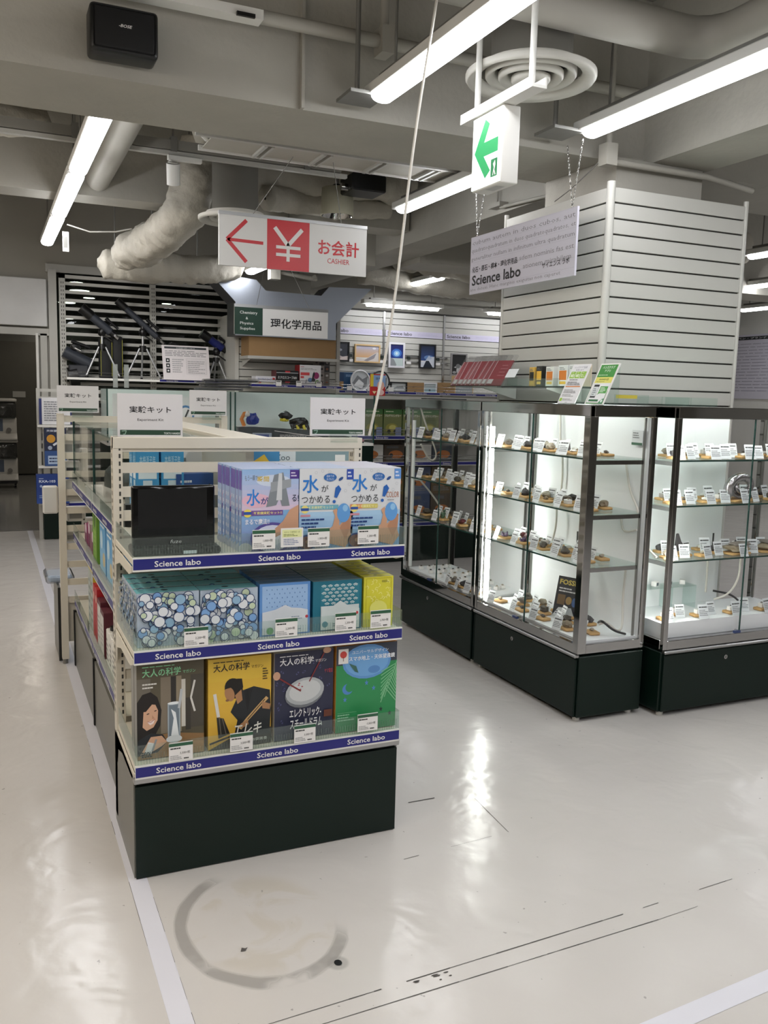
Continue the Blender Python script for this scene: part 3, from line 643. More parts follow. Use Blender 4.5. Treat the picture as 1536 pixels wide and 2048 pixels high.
# acrylic stand signs (Experiment Kit)
def kit_sign(label, x, y, z, w, h, clamp=True):
    t = thing('stand_sign', label, 'sign', (x, y, z), 0, 'Experiment Kit stand signs')
    f = NEGY((0, -.003, 0)); put('panel', Mb().box(0, -.003, 0, w, .003, h, M('sign_card', '#d9d7d8', .35, var=.02)), t)
    p = Pr(f, w, h); p.r(.035, .045, .965, .16, '#22422f'); p.l([(.06, .13), (.13, .14), (.11, .06), (.08, .06)], .012, '#8fae9b'); p.t('TOKYU HANDS', .955, .062, .045, '#dfe6e0', .25, bold=1, al='r')
    p.t('実験キット', .5, .56, .15, '#232325', .64, bold=.5, al='c'); p.t('Experiment Kit', .5, .355, .072, '#2b2b2d', .4, al='c'); put('lettering', p.mb, t)
    if clamp: put('clamp', Mb().box(w*.35, -.012, -.022, w*.85, .012, .006, acryl).box(w*.35, -.014, -.024, w*.85, .014, -.02, acryl), t)
kit_sign('Experiment Kit stand sign standing over the monitor on the front gondola', .392, 3.0, 1.345, .212, .142, False)
kit_sign('Experiment Kit stand sign clamped over the water kits on the front gondola', 1.06, 3.0, 1.352, .212, .137)
kit_sign('Experiment Kit stand sign on the far end frame, beside the door rack', .34, 4.92, 1.372, .208, .14)
kit_sign('Experiment Kit stand sign on the far end frame, in front of the telescope poster', 1.03, 4.92, 1.366, .208, .14)

# price cards on the guards
def price_card(name_, x, z, price, kind=0, w=.073, h=.06):
    o = put('price_card', Mb().box(0, -.001, 0, w, .001, h, white), None, (x, GY-.009, z), 0, name_, 'price card', 'price cards on the shelf guards')
    p = Pr(NEGY((0, -.001, 0)), w, h)
    if kind: p.r(.06, .52, .94, .92, '#dfe3a6').t('おひとり様限定 1点', .5, .74, .1, '#5c6a2c', .7, al='c').g(.12, .56, .88, .7, 2, '#5c6a2c').g(.12, .1, .88, .45, 4, '#7b86a5')
    else: p.r(.0, .80, 1, .97, '#2b5a40').g(.06, .62, .75, .76, 1, '#202020').t(price, .88, .36, .15, '#1c1c1c', .42, al='r').g(.05, .08, .6, .34, 3, '#9a9a9a').g(.62, .06, .95, .2, 1, '#333333')
    put('card_print', p.mb, o)
for a in (('price card in front of the monitor-side freezing water kit', .735, 1.021, '1,000+税', 0), ('notice card with a pale green block between two price cards', .826, 1.023, '', 1), ('price card in front of the plain graspable water kit', .915, 1.02, '1,000+税', 0), ('price card in front of the COLOR water kit', 1.086, 1.021, '1,200+税', 0),
          ('price card between the two bubble patterned cartons', .525, .731, '2,200+税', 0), ('price card in front of the sky blue carton', .811, .735, '2,200+税', 0), ('price card in front of the teal carton', 1.013, .737, '2,200+税', 0), ('price card in front of the yellow carton', 1.138, .736, '2,700+税', 0),
          ('price card under the magazine with the smiling woman', .477, .373, '3,500+税', 0), ('price card under the yellow guitar magazine', .667, .377, '3,500+税', 0), ('price card under the steel drum magazine', .878, .375, '3,500+税', 0), ('price card under the green astronomy box', 1.1, .383, '12,850+税', 0)): price_card(*a)

# monitor
t = thing('monitor', 'black portable screen standing on the top shelf of the front gondola', 'monitor', (.515, 2.70, 1.006), R(-2))
put('screen_case', Mb().bev(-.125, -.012, .022, .125, .012, .207, blackgloss, .006, 2), t)
put('screen', Mb().rect(NEGY((-.125, -.0125, 0)), .018, .055, .225, .198, M('screen_off', '#17181a', .12), .0006), t)
put('logo', Mb().txt(NEGY((-.125, -.0125, 0)), 'fuze', .112, .030, .011, P('#c9c9c9'), .034, n=.001, shear=.25), t)
put('foot', Mb().bev(-.13, -.06, 0, .135, .055, .024, black, .006), t)
put('label', Mb().rect(NEGY((0, -.0605, 0)), .02, .004, .06, .014, P('#cfd6df'), .0006), t)

# kit boxes on the top shelf
SKIN, SKIN2 = '#c99b7d', '#b58467'
def kit_ice(p):
    p.grad(0, 0, 1, .5, '#8c8fc0', '#7fb0dc'); p.grad(0, .5, 1, 1, '#d9c2d6', '#8fb6e2'); p.e(.25, .62, .25, .12, '#ddb3c6'); p.e(.55, .86, .3, .1, '#c8d3e6')
    p.r(.84, .88, 1, .99, '#4c2f86').g(.86, .9, .98, .97, 2, '#d9d2e8')
    p.t('もう一瞬で', .05, .86, .07, '#6d737c', .22); p.t('瞬間', .27, .85, .065, '#c9ad3a', .2, bold=1)
    p.t('水', .08, .56, .2, '#2d7fd0', .24, bold=3); p.t('が', .33, .575, .085, '#1d3a7c', .13, bold=1)
    p.p([(.42, .54), (.56, .93), (.72, .96), (.84, .55), (.7, .55), (.66, .66), (.6, .56)], '#7e858c').p([(.5, .72), (.86, .78), (.86, .88), (.5, .84)], '#959ba1').p([(.6, .62), (.64, .95), (.7, .95), (.7, .62)], '#c9cdd1')
    p.t('る!', .88, .60, .085, '#25304c', .12, bold=.5)
    p.r(0, .44, .72, .50, '#6d4a95').t('不思議実験セット!!', .2, .452, .036, '#e8dd74', .5, bold=.5); p.e(.1, .47, .07, .07, '#e6d35a').r(.03, .452, .17, .488, '#2c4f9d')
    p.e(.53, .16, .38, .27, '#59509a').e(.53, .155, .33, .23, '#d3d6ea').e(.5, .16, .22, .14, '#e9e9f3')
    p.t('まるで魔法!!', .06, .33, .07, '#f0eef6', .42, bold=1)
    p.p([(1, .22), (1, .56), (.84, .5), (.72, .36), (.46, .2), (.49, .155), (.6, .17), (.86, .25)], SKIN).p([(.46, .2), (.49, .155), (.55, .165), (.52, .21)], '#d89a86').p([(1, .1), (1, .2), (.86, .14), (.88, .08)], SKIN2)
    p.e(.06, .04, .12, .1, '#c3c3c9')
def kit_water(p, color=False):
    p.r(0, 0, 1, 1, '#d5d8dc'); p.grad(0, 0, 1, .46, '#7ea6d4', '#a9cbe6')
    for u, v in ((.3, .95), (.42, .97), (.55, .96), (.85, .72), (.92, .8)): p.e(u, v, .03, .03, '#c3c7cc', k=6).e(u, v, .02, .02, '#d5d8dc', k=6)
    p.r(.87, .86, 1, .99, '#2c4aa5' if not color else '#5e8fd0').g(.89, .88, .98, .97, 2, '#d9e0f0')
    p.t('水', .05, .70, .22, '#2a78c8', .3, bold=3); p.t('が', .4, .71, .085, '#23272e', .13); p.t('つかめる', .04, .57, .095, '#23272e', .52)
    p.e(.56, .89, .12, .07, '#2b66ac').t('初めての', .49, .89, .032, '#dfe8f2', .14).t('手ざわり!', .49, .85, .032, '#dfe8f2', .14); p.e(.76, .87, .05, .025, '#2b4f8c', .6)
    p.p([(.64, .64), (.66, .76), (.72, .79), (.77, .74), (.69, .63)], '#245fae').e(.64, .585, .03, .03, '#245fae')
    if color: p.t('COLOR', .72, .62, .075, '#a8643f', .25); p.g(.74, .58, .95, .6, 1, '#888888'); p.r(.02, .49, .5, .545, '#d98a57').r(.25, .49, .55, .545, '#cfc26a')
    else: p.r(.02, .49, .72, .545, '#6aa9bd')
    p.t('不思議実験セット!!', .16, .5, .036, '#e9e6a4', .46, bold=.5); p.e(.1, .495, .07, .07, '#e6d87c').r(.03, .478, .17, .512, '#2c4f9d')
    p.r(.02, .405, .2, .43, '#cc8a97'); p.g(.04, .25, .48, .39, 3, '#23427e', 5)
    p.e(.14, .08, .16, .14, '#1d3f80').e(.14, .08, .13, .11, '#7f4a3a').e(.17, .09, .05, .04, '#b98a6c')
    p.p([(.3, .1), (.62, .28), (.66, .40), (.62, .47), (.68, .5), (.74, .45), (.74, .28), (.92, .4), (.97, .35), (.95, .2), (.99, .12), (.86, .0), (.6, .05)], SKIN)
    p.p([(.75, .25), (.9, .42), (.97, .4), (.94, .22), (.86, .1)], SKIN2)
    p.e(.82, .44, .125, .17, '#5f9ad6').e(.85, .5, .05, .06, '#8fbfe6')
    p.e(.42, .02, .13, .07, '#b9bcc8')
kw, kd, kh = .184, .0305, .258
def kit_stack(fn, x, what, n, body, sidec):
    def sd(p): p.grad(0, 0, 1, 1, sidec[0], sidec[1], 4).r(0, .75, 1, .98, '#6a5aa8' if 'freez' in what else '#4f7fc4').g(.2, .1, .8, .7, 6, '#cfd6e6')
    o = carton('kit_box', 'front %s box behind the guard of the top shelf' % what, 'box', kw, kd-.0015, kh, (x, 2.648, 1.007), body, fn, 0, what+' boxes', sd, lambda p: p.r(0, 0, 1, 1, sidec[1]).r(0, .86, 1, 1, '#5f6f9c').r(0, 0, 1, .12, '#dde3ee'))  # dark strip on each lid paints in the shaded gap between boxes
    for k in range(1, n): dup(o, (x-.001*k+rnd.uniform(-.003, .003), 2.648+kd*k, 1.007), '%s box %s behind the front one' % (what, ORD[k-1]))
kit_stack(kit_ice, .803, 'freezing water kit', 9, '#a6b8d8', ('#7f9fce', '#a9b9da'))
kit_stack(kit_water, .990, 'graspable water kit', 9, '#c3cde0', ('#8fb2da', '#b6c4dc'))
kit_stack(lambda p: kit_water(p, True), 1.160, 'COLOR water kit', 9, '#c3cde0', ('#8fb2da', '#c9c7cf'))

# cartons on the middle shelf: bubble patterned, sky, teal, yellow (their mascots are left out)
def bubbles(p, seed=4):
    g = random.Random(seed); p.r(0, 0, 1, 1, '#b8c6d6')
    for i in range(120):
        u, v, r = g.uniform(.06, .94), g.uniform(.06, .94), g.uniform(.03, .085)
        c = g.choice(['#dfe3e8', '#7fa9dc', '#dfe3e8', '#8fb4d0', '#dfe3e8', '#c3d2b4']); p.e(u, v, r+.013, r+.013, '#31466f', k=14).e(u, v, r, r, c, k=14)
def sky(p):
    p.r(0, 0, 1, 1, '#5f94d6').r(.05, .03, .95, .95, '#9dbfe8'); g = random.Random(2)
    for i in range(5):
        for j in range(8): p.e(.14+.1*j+(.05 if i % 2 else 0), .88-.08*i, .008, .016, '#5f86c0', k=8)
    p.p([(.05, .03), (.05, .46), (.3, .5), (.5, .58), (.62, .52), (.8, .50), (.95, .46), (.95, .03)], '#d9dde4'); p.e(.93, .33, .03, .03, '#c9414a'); p.g(.62, .28, .88, .36, 2, '#8a97ad'); p.e(.2, .1, .07, .07, '#6fae73'); p.g(.4, .08, .9, .16, 2, '#8a97ad')
def teal(p):
    p.r(0, 0, 1, 1, '#1d6f86').r(.16, .03, .95, .93, '#cfd8da').r(.16, .5, .95, .93, '#2a7d92')
    for i in range(6):
        for j in range(6):
            u, v = .22+.13*j+(.06 if i % 2 else 0), .9-.07*i
            if u < .92: p.l([(u-.05, v), (u, v+.025), (u+.045, v)], .016, '#cfe0e0').l([(u-.03, v-.02), (u, v), (u+.03, v-.02)], .012, '#cfe0e0')
    p.p([(.16, .03), (.16, .5), (.4, .5), (.55, .6), (.7, .5), (.95, .42), (.95, .03)], '#d5dcdd'); p.e(.9, .33, .03, .03, '#c9414a'); p.g(.66, .3, .86, .36, 2, '#7d8f96'); p.e(.24, .14, .06, .06, '#3d8495'); p.g(.4, .08, .9, .16, 2, '#7d8f96')
def yellow(p):
    p.r(0, 0, 1, 1, '#d9d23c'); g = random.Random(8)
    for i in range(26):
        u, v = g.uniform(.08, .9), g.uniform(.5, .92); a = g.uniform(0, 3); p.l([(u, v), (u+.08*math.cos(a), v+.05*math.sin(a)), (u+.12*math.cos(a+.8), v+.07*math.sin(a+.8))], .02, '#eee98a')
    p.l([(.08, .02), (.08, .97), (.93, .97), (.93, .02)], .012, '#b9ae2a'); p.e(.5, .36, .3, .26, '#e8e478').g(.6, .88, .9, .93, 2, '#8f8a3a'); p.g(.5, .1, .9, .2, 3, '#8f8a3a')
def carton_stack(what, w, d, h, x, n, body, fn, topc, step, hole=True, y0=2.668):
    def tp(p):
        p.r(0, 0, 1, 1, topc)
        p.r(0, .93, 1, 1, '#2c3b44').r(0, 0, 1, .05, '#d5dde0')  # dark back strip paints the shade of the gap between cartons
        if hole: p.e(.47, .5, .06, .05, '#2c3b44')
    dd = d-.002
    o = carton('gift_carton', 'front %s carton behind the middle shelf guard' % what, 'box', w, dd, h, (x, y0+d/2-.016, .7245), body, fn, 0, what+' cartons', lambda p: (bubbles(p, 9) if 'bubble' in what else p.r(0, 0, 1, 1, body)), tp)
    for k in range(1, n): dup(o, (x, y0+d/2-.016+step*k, .7245), '%s carton %s behind the front one' % (what, ORD[k-1]))
carton_stack('outer bubble patterned', .187, .078, .166, .489, 4, '#8fb9c4', bubbles, '#6fb3bd', .079)
carton_stack('inner bubble patterned', .183, .078, .164, .678, 4, '#8fb9c4', lambda p: bubbles(p, 17), '#6fb3bd', .079)
carton_stack('sky blue', .170, .04, .172, .861, 6, '#5f94d6', sky, '#3c6286', .042, False)
carton_stack('teal patterned', .172, .04, .168, 1.042, 7, '#1d6f86', teal, '#4c6c78', .042, False)
carton_stack('yellow', .108, .05, .172, 1.190, 6, '#cfc837', yellow, '#c9c535', .051, True)

# magazines in boxes on the lower shelf
def mag_head(p, col, no=None):
    p.t('大人の科学', .08, .855, .085, col, .57, bold=.8); p.t('マガジン', .68, .865, .035, col, .19, bold=.3); p.g(.08, .95, .8, .97, 1, col, 3)
def mag_woman(p):
    p.r(0, 0, 1, 1, '#57503f').r(.0, .26, .2, .84, '#6b655a').r(.35, .25, .5, .84, '#7d7262').r(.5, .25, .58, .84, '#2d2a27').r(.58, .25, .66, .84, '#8d816c').r(.66, .3, .72, .8, '#c9c5bb').r(.8, .28, 1, .84, '#4a453c').r(.72, .26, .8, .6, '#3a352f')
    p.p([(0, 0), (1, 0), (1, .2), (.5, .25), (0, .22)], '#93704a').p([(.4, .0), (1, .0), (1, .12), (.5, .16)], '#a57f55')
    p.p([(0, .2), (0, .6), (.08, .68), (.2, .7), (.3, .64), (.36, .5), (.34, .34), (.26, .24), (.1, .2)], '#1a1412').p([(.08, .34), (.1, .54), (.17, .6), (.26, .58), (.31, .5), (.3, .4), (.24, .33), (.14, .3)], '#cfa386').p([(.08, .5), (.12, .62), (.24, .64), (.3, .56), (.22, .57), (.13, .5)], '#1a1412')
    p.e(.16, .475, .022, .008, '#2a1d18', .3).e(.27, .5, .02, .008, '#2a1d18', .3).p([(.22, .46), (.26, .42), (.22, .42)], '#b98b6e').p([(.15, .39), (.26, .41), (.24, .37), (.19, .355)], '#ead9d2').l([(.15, .395), (.2, .385), (.265, .415)], .008, '#9c4a44')
    p.p([(0, .04), (0, .2), (.1, .24), (.2, .27), (.38, .24), (.44, .16), (.3, .06)], '#23262c').p([(.04, .05), (.2, .23), (.36, .23), (.44, .16), (.36, .12), (.24, .08)], '#cfa386').p([(.1, .06), (.16, .18), (.25, .16), (.2, .05)], '#d9d9dc').l([(.22, .08), (.28, .2)], .03, '#8f9298')
    p.r(.45, .18, .64, .56, '#9fabb3').e(.545, .56, .095, .022, '#e6ebed').r(.47, .2, .62, .54, '#6d7a85').p([(.5, .22), (.54, .4), (.5, .5), (.57, .46), (.6, .3), (.62, .2)], '#e8ecee').e(.545, .18, .12, .06, '#d9dee0')
    mag_head(p, '#8fd3a2'); p.g(.08, .73, .3, .8, 2, '#d9d6cf', 5); p.l([(.86, .78), (.8, .6), (.86, .45)], .03, '#d5d2cb'); p.l([(.66, .7), (.62, .5)], .04, '#b8bcc0'); p.e(.74, .1, .07, .05, '#16130f'); p.t('ECOL', .06, .02, .06, '#22303a', .15, bold=2)
def mag_guitar(p):
    p.grad(0, 0, 1, 1, '#d7a63a', '#d9b63f', 4); p.p([(0, 0), (.32, .1), (1, .18), (1, 0)], '#2b2620')
    p.p([(.35, .4), (.5, .62), (.72, .66), (.98, .6), (1, .38), (.98, .1), (.4, .1), (.46, .3)], '#1f2226').p([(.56, .62), (.62, .38), (.7, .64)], '#15171a')
    p.e(.4, .66, .14, .17, '#17130f', .4).e(.335, .6, .075, .12, '#a97c56', .3).p([(.26, .66), (.33, .77), (.53, .76), (.55, .66), (.45, .6), (.42, .68)], '#17130f').p([(.42, .58), (.52, .64), (.54, .52), (.46, .48)], '#a97c56').e(.30, .535, .03, .02, '#8a6142')
    p.l([(.94, .52), (.62, .3), (.5, .2)], .055, '#c9a36b').l([(.9, .5), (.6, .28)], .015, '#3a2a1a').p([(.85, .48), (.99, .44), (.98, .38), (.86, .4)], '#a97c56').p([(.5, .25), (.62, .3), (.64, .24), (.52, .2)], '#a97c56')
    p.l([(.1, .62), (.16, .36)], .05, '#d5d3cf').p([(.13, .36), (.24, .34), (.34, .16), (.16, .12)], '#2a2723').l([(.17, .36), (.2, .16)], .012, '#6d655a').l([(.22, .34), (.28, .16)], .012, '#6d655a')
    mag_head(p, '#1d1a17'); p.t('エレキ', .38, .13, .13, '#e4e0d8', .45, bold=3, shear=.2); p.t('布袋寅泰', .68, .045, .035, '#e4e0d8', .26); p.l([(.02, .07), (.35, .13)], .03, '#1d1a17').g(.86, .72, .96, .86, 5, '#3b3122')
def mag_drum(p):
    p.r(0, 0, 1, 1, '#2b2d45'); g = random.Random(6)
    for i in range(26):
        u, v = g.uniform(.04, .96), g.uniform(.03, .97); p.e(u, v, .035, .018, '#4d5078', g.uniform(0, 3), 10).e(u, v, .024, .011, '#2b2d45', g.uniform(0, 3), 10)
    p.e(.5, .52, .33, .235, '#6f7378', .15).e(.51, .545, .33, .225, '#a9adb0', .15).e(.51, .55, .27, .175, '#c4c7c8', .15)
    for a, b_ in ((.4, .62), (.43, .57), (.37, .58), (.41, .64), (.46, .6)): p.e(a, b_, .018, .012, '#a9616a', k=9)
    p.l([(.03, .74), (.44, .55)], .025, '#7a2c2c').l([(.86, 1), (.58, .65)], .02, '#7a2c2c'); p.e(.03, .75, .06, .07, '#c69a7e').e(.88, .99, .07, .05, '#c69a7e')
    mag_head(p, '#e4e4e6'); p.t('エレクトリック-', .25, .25, .1, '#ecebea', .54, bold=2.4, shear=-.0); p.t('スチールドラム', .26, .12, .11, '#ecebea', .55, bold=2.4); p.t('ヤマ電音', .84, .73, .05, '#b8404a', .14); p.r(.84, .22, .98, .3, '#6a3a2a')
def box_astro(p):
    p.r(0, 0, 1, 1, '#2f8a52'); p.r(0, .78, 1, 1, '#3a3f4c'); p.e(.5, .8, .4, .27, '#5f93cc').e(.5, .8, .36, .23, '#6ea3d6').e(.62, .7, .1, .06, '#5688c2').p([(.0, .64), (.2, .66), (.4, .58), (.6, .6), (.8, .64), (1, .78), (1, .3), (0, .3)], '#2f8a52')
    p.e(.19, .5, .085, .085, '#4f83c4').e(.225, .52, .07, .075, '#2f8a52')
    for u, v in ((.15, .38), (.5, .55), (.62, .48), (.75, .22), (.9, .16)):
        st = []; c = '#4f83c4' if v > .3 else '#243a35'
        for i in range(10): r = .035 if i % 2 == 0 else .015; st.append((u+r*math.sin(i*math.pi/5), v+r*.95*math.cos(i*math.pi/5)))
        p.p(st, c)
    for i in range(9):
        p.l([(.98-.02*i, .74-.035*i), (.74-.0*i, .66-.045*i)], .014, '#7fbf8f').l([(.98-.02*i, .74-.035*i), (1.0, .62-.04*i)], .014, '#7fbf8f')
    p.l([(1, .78), (.8, .36)], .012, '#7fbf8f'); p.p([(.2, .8), (.32, .76), (.36, .68), (.3, .7)], '#3f6a5e'); p.r(.03, .80, .19, .97, '#e2dfdc').e(.11, .905, .055, .055, '#c9473f').r(.105, .83, .115, .88, '#6b3a2a')
    p.t('ユニバーサルデザイン', .25, .9, .04, '#e6ecf2', .6, bold=.5); p.t('スマホ地上・天体望遠鏡', .2, .82, .055, '#eef2f6', .76, bold=1.2); p.g(.03, .13, .32, .22, 3, '#8fc4a0', 3); p.l([(.03, .23), (.34, .23)], .004, '#8fc4a0')
for i, (nm, x, w, h, d, body, fn, lab) in enumerate((('mag', .494, .205, .305, .05, '#8b8a86', mag_woman, 'dark science magazine box with a smiling woman on the cover'), ('mag', .712, .205, .297, .055, '#c79d38', mag_guitar, 'yellow science magazine box with a guitarist on the cover'),
                                                    ('mag', .927, .203, .296, .06, '#b9b7b2', mag_drum, 'navy science magazine box with a steel drum on the cover'), ('box', 1.148, .222, .300, .07, '#c98a3c', box_astro, 'green smartphone astronomy telescope box with palm leaf and crescent moon'))):
    for k in range(2):
        carton('magazine_box' if nm == 'mag' else 'telescope_kit_box', lab if k == 0 else lab.replace(' box', ' box, second copy behind,', 1), 'box', w, d, h, (x, 2.675+(d+.012)*k+(.05 if i == 3 else 0)*0, .370), body, fn if k == 0 else None, 0, 'magazine boxes on the lower shelf', None, lambda p: p.r(0, 0, 1, 1, body))

# ================================================================== SHELF RUN BEHIND THE END GONDOLA
run = thing('shelf_run', 'long white shelf run behind the front gondola with glass fronted top bays', 'display shelf', (.37, 3.06, 0))
SP = .47                                       # spine
put('spine', Mb().box(SP, 0, .03, SP+.03, 1.86, 1.30, greyen), run)
put('spine_cap', Mb().bev(SP-.02, .02, 1.30, SP+.13, 1.86, 1.335, cream, .003), run)
put('base', Mb().box(.05, .0, .004, .88, 1.86, .30, dgreen), run)
for k in (0, 1):
    y0, y1 = .93*k, .93*k+.925
    put('kick_panel', Mb().box(.035, y0+.004, .004, .05, y1-.004, .30, MATS['base_side_grey']), run)
    put('panel_edge', Mb().box(.028, y1-.02, .004, .052, y1, .31, black), run)
    for zt in (1.012, .725, .37):
        z = zt+(.012 if k and zt == .725 else 0)
        sh = put('shelf', Mb().box(.045, y0+.005, z-.03, SP, y1-.005, z-.008, cream), run)
        fr = Fr((.040, y1-.006, z-.042), (0, -1, 0), Z); rr, lt = labo_rail(fr, .913, .042, (.06, .40, .72), .137, sh); [put('lettering', q, sh) for q in lt]
        put('front_guard', Mb().box(.036, y0+.005, z, .039, y1-.005, z+.05, acryl), sh)
        put('back_shelf', Mb().box(SP+.03, y0+.005, z-.03, .86, y1-.005, z-.008, cream), run)
    put('glass_front', Mb().box(.046, y0+.01, 1.012, .051, y1-.01, 1.315, showglass), run)
    put('glass_edge', Mb().box(.044, y1-.012, 1.0, .054, y1-.004, 1.325, M('dark_glass_edge', '#26423c', .2)), run)
    put('glass_top', Mb().box(.046, y0+.01, 1.316, SP, y1-.01, 1.322, edgeglass), run)
def shelf_box(name, lab, x, y, z, w, d, h, body, fn=None, sfn=None, rz=0, grp=None, cat='box'):
    return carton(name, lab, cat, w, d, h, (x, y, z), body, fn, rz, grp, sfn)
lb = lambda p: p.r(0, 0, 1, 1, '#3f93c8').r(.1, .62, .9, .78, '#d8e6ee').r(.3, .05, .7, .6, '#c5d8e2').t('本格派子年', .5, .82, .1, '#bfe0f0', .7, al='c').g(.32, .1, .68, .55, 5, '#53707f')
for k, (x, y) in enumerate(((.53, 3.30), (.62, 3.30), (.53, 3.385), (.62, 3.385))): shelf_box('kit_box', 'tall light blue kit box behind the crossbars, %s' % ('front of the pair by the upright', 'front of the pair by the spine', 'rear of the pair by the upright', 'rear of the pair by the spine')[k], x, y, 1.004, .082, .075, .28, '#3f93c8', lb, lb, grp='light blue kit boxes in the top bay')
db = lambda p: p.r(0, 0, 1, 1, '#2a4f8f').p([(.0, .0), (1, .5), (1, .2), (.4, 0)], '#c9b84a').p([(.3, .4), (.9, .8), (.95, .55), (.4, .2)], '#22352c').g(.1, .7, .6, .9, 2, '#cfd6e0')
for k in range(4):
    o = shelf_box('kit_box', '%s dark blue and yellow kit box in the leaning row above the monitor' % ORD[k], .700+.0*k, 3.30+.11*k, 1.004, .15, .05, .19, '#2a4f8f', db, None, R(14), 'dark blue kit boxes in the top bay')
put('information_sheet', Mb().obox(NEGY((.66, 3.72, 1.01)), 0, 0, 0, .17, .28, .004, MATS['sign_card']).greek(NEGY((.66, 3.715, 1.01)), .02, .05, .15, .22, 5, P('#7d8a8c'), .001), label='white information panel standing in the glass fronted top bay', cat='panel')
yb = lambda p: p.r(0, 0, 1, 1, '#3f86b8').p([(0, .75), (.5, .9), (.8, .7), (.95, .3), (.75, .3), (.6, .62), (.1, .6)], '#d3b23c').l([(.1, .2), (.9, .6)], .05, '#9fc9e2').l([(.0, .35), (.6, .1)], .04, '#cfe0ea').g(.2, .66, .6, .78, 2, '#a8763a')
shelf_box('kit_box', 'blue kit box with a yellow excavator arm seen under the top bar', 1.03, 3.5, 1.004, .13, .06, .275, '#3f86b8', yb)
zo = lambda p: p.r(0, 0, 1, 1, '#7c969c').r(.0, .8, .3, 1, '#c9d2d4').t('Zoo', .05, .84, .1, '#3b4a50', .18).e(.4, .6, .12, .06, '#3f4a54').e(.7, .55, .1, .07, '#58645f').g(.35, .72, .95, .78, 1, '#3b4a50').r(.8, .82, .93, .93, '#d8dcda')
shelf_box('kit_box', 'grey green animal kit box seen under the top bar', 1.27, 3.6, 1.004, .36, .06, .255, '#7c969c', zo)
put('prism_lamp', Mb().cyl((.475, 3.28, 1.004), (.475, 3.28, 1.03), .035, black, 14).cyl((.475, 3.28, 1.03), (.475, 3.28, 1.075), .022, black, 12).box(.45, 3.26, 1.05, .50, 3.30, 1.085, black), label='small black clamp device at the foot of the glass bay', cat='device')
for k in range(5):
    put('kit_sculpture', Mb().rock((.56+.03*(k % 2), 3.62+.17*k, 1.06+.02*(k % 3)), (.06, .06, .07), k+3, M('grey_kit_parts', '#6c7270', .4, .2, var=.5, scale=30), 2, .6), label='%s grey assembled kit model behind the glass of the top bay' % ORD[k], cat='model', group='models in the glass bay')
# goods on the second and third shelf of the run
gsd = lambda c0, c1, c2: (lambda p: p.r(0, 0, 1, 1, c0).e(.5, .8, .25, .25, c1).r(.2, .1, .8, .6, c2).g(.25, .15, .75, .55, 5, c0))
shelf_box('kit_box', 'bright green slim box on the middle shelf of the run', .492, 4.07, .729, .13, .15, .24, '#6d9a34', None, gsd('#6d9a34', '#3e5f22', '#86ad4c'))
for k in range(3): shelf_box('kit_box', '%s light blue kit box on the middle shelf of the run' % ORD[k], .51, 3.80-.23*k, .717, .16, .20, .25-.01*k, '#4f8fc4', None, (lambda p: p.r(0, 0, 1, 1, '#5b9ccc').grad(0, 0, 1, .5, '#9cc0da', '#6fa8d2', 4).e(.3, .6, .2, .2, '#bcd6e6').e(.7, .3, .2, .15, '#c7b48a').g(.1, .8, .9, .95, 2, '#e0e8ee')), grp='light blue kit boxes on the run')
for k in range(3): shelf_box('kit_box', '%s small magenta box behind the green box on the run' % ORD[k], .495, 4.24+.15*k, .729, .12, .12, .10+.03*(k % 2), ('#8d3a66', '#b9b4a8', '#8d3a66')[k], None, gsd('#8d3a66', '#d5c9d0', '#5c2846'), grp='small boxes behind the green box')
for k in range(2): shelf_box('kit_box', '%s red kit box on the lower shelf of the run' % ORD[k], .50, 4.13-.085*k, .362, .15, .075, .25, '#b3222b', None, gsd('#b3222b', '#d9b8a8', '#a01c26'), grp='red boxes on the run')
for k in range(2): shelf_box('kit_box', '%s yellow topped grey box at the far end of the run' % ORD[k], .5, 4.26+.11*k, .362, .14, .10, .30, '#c9b23a', None, (lambda p: p.r(0, 0, 1, .93, '#a8b0ac').g(.1, .1, .9, .8, 6, '#6c7774')), grp='yellow topped boxes on the run')
for k in range(2): shelf_box('kit_box', '%s maroon topped white box on the lower shelf of the run' % ORD[k], .5, 3.94-.115*k, .362, .15, .11, .22-.02*k, '#5a2430', None, (lambda p: p.r(0, 0, 1, .9, '#c9c6c2').g(.1, .2, .9, .7, 5, '#8a8a88')), grp='maroon topped boxes')
for k in range(4):
    y = 3.36+.095*k
    o = put('carton', Mb().bev(.425, y-.042, .362, .55, y+.042, .52, MATS['white_enamel'], .004), label='%s white carton with a black bottle cap on the lower shelf of the run' % ORD[k], cat='box', group='white capped cartons on the run')
    put('cap', Mb().cyl((.465, y, .52), (.465, y, .535), .03, black, 14), o); put('side_print', Mb().greek(Fr((.4245, y+.04, .37), (0, -1, 0), Z), .01, .02, .07, .12, 5, P('#8d8b8a'), .0005), o)
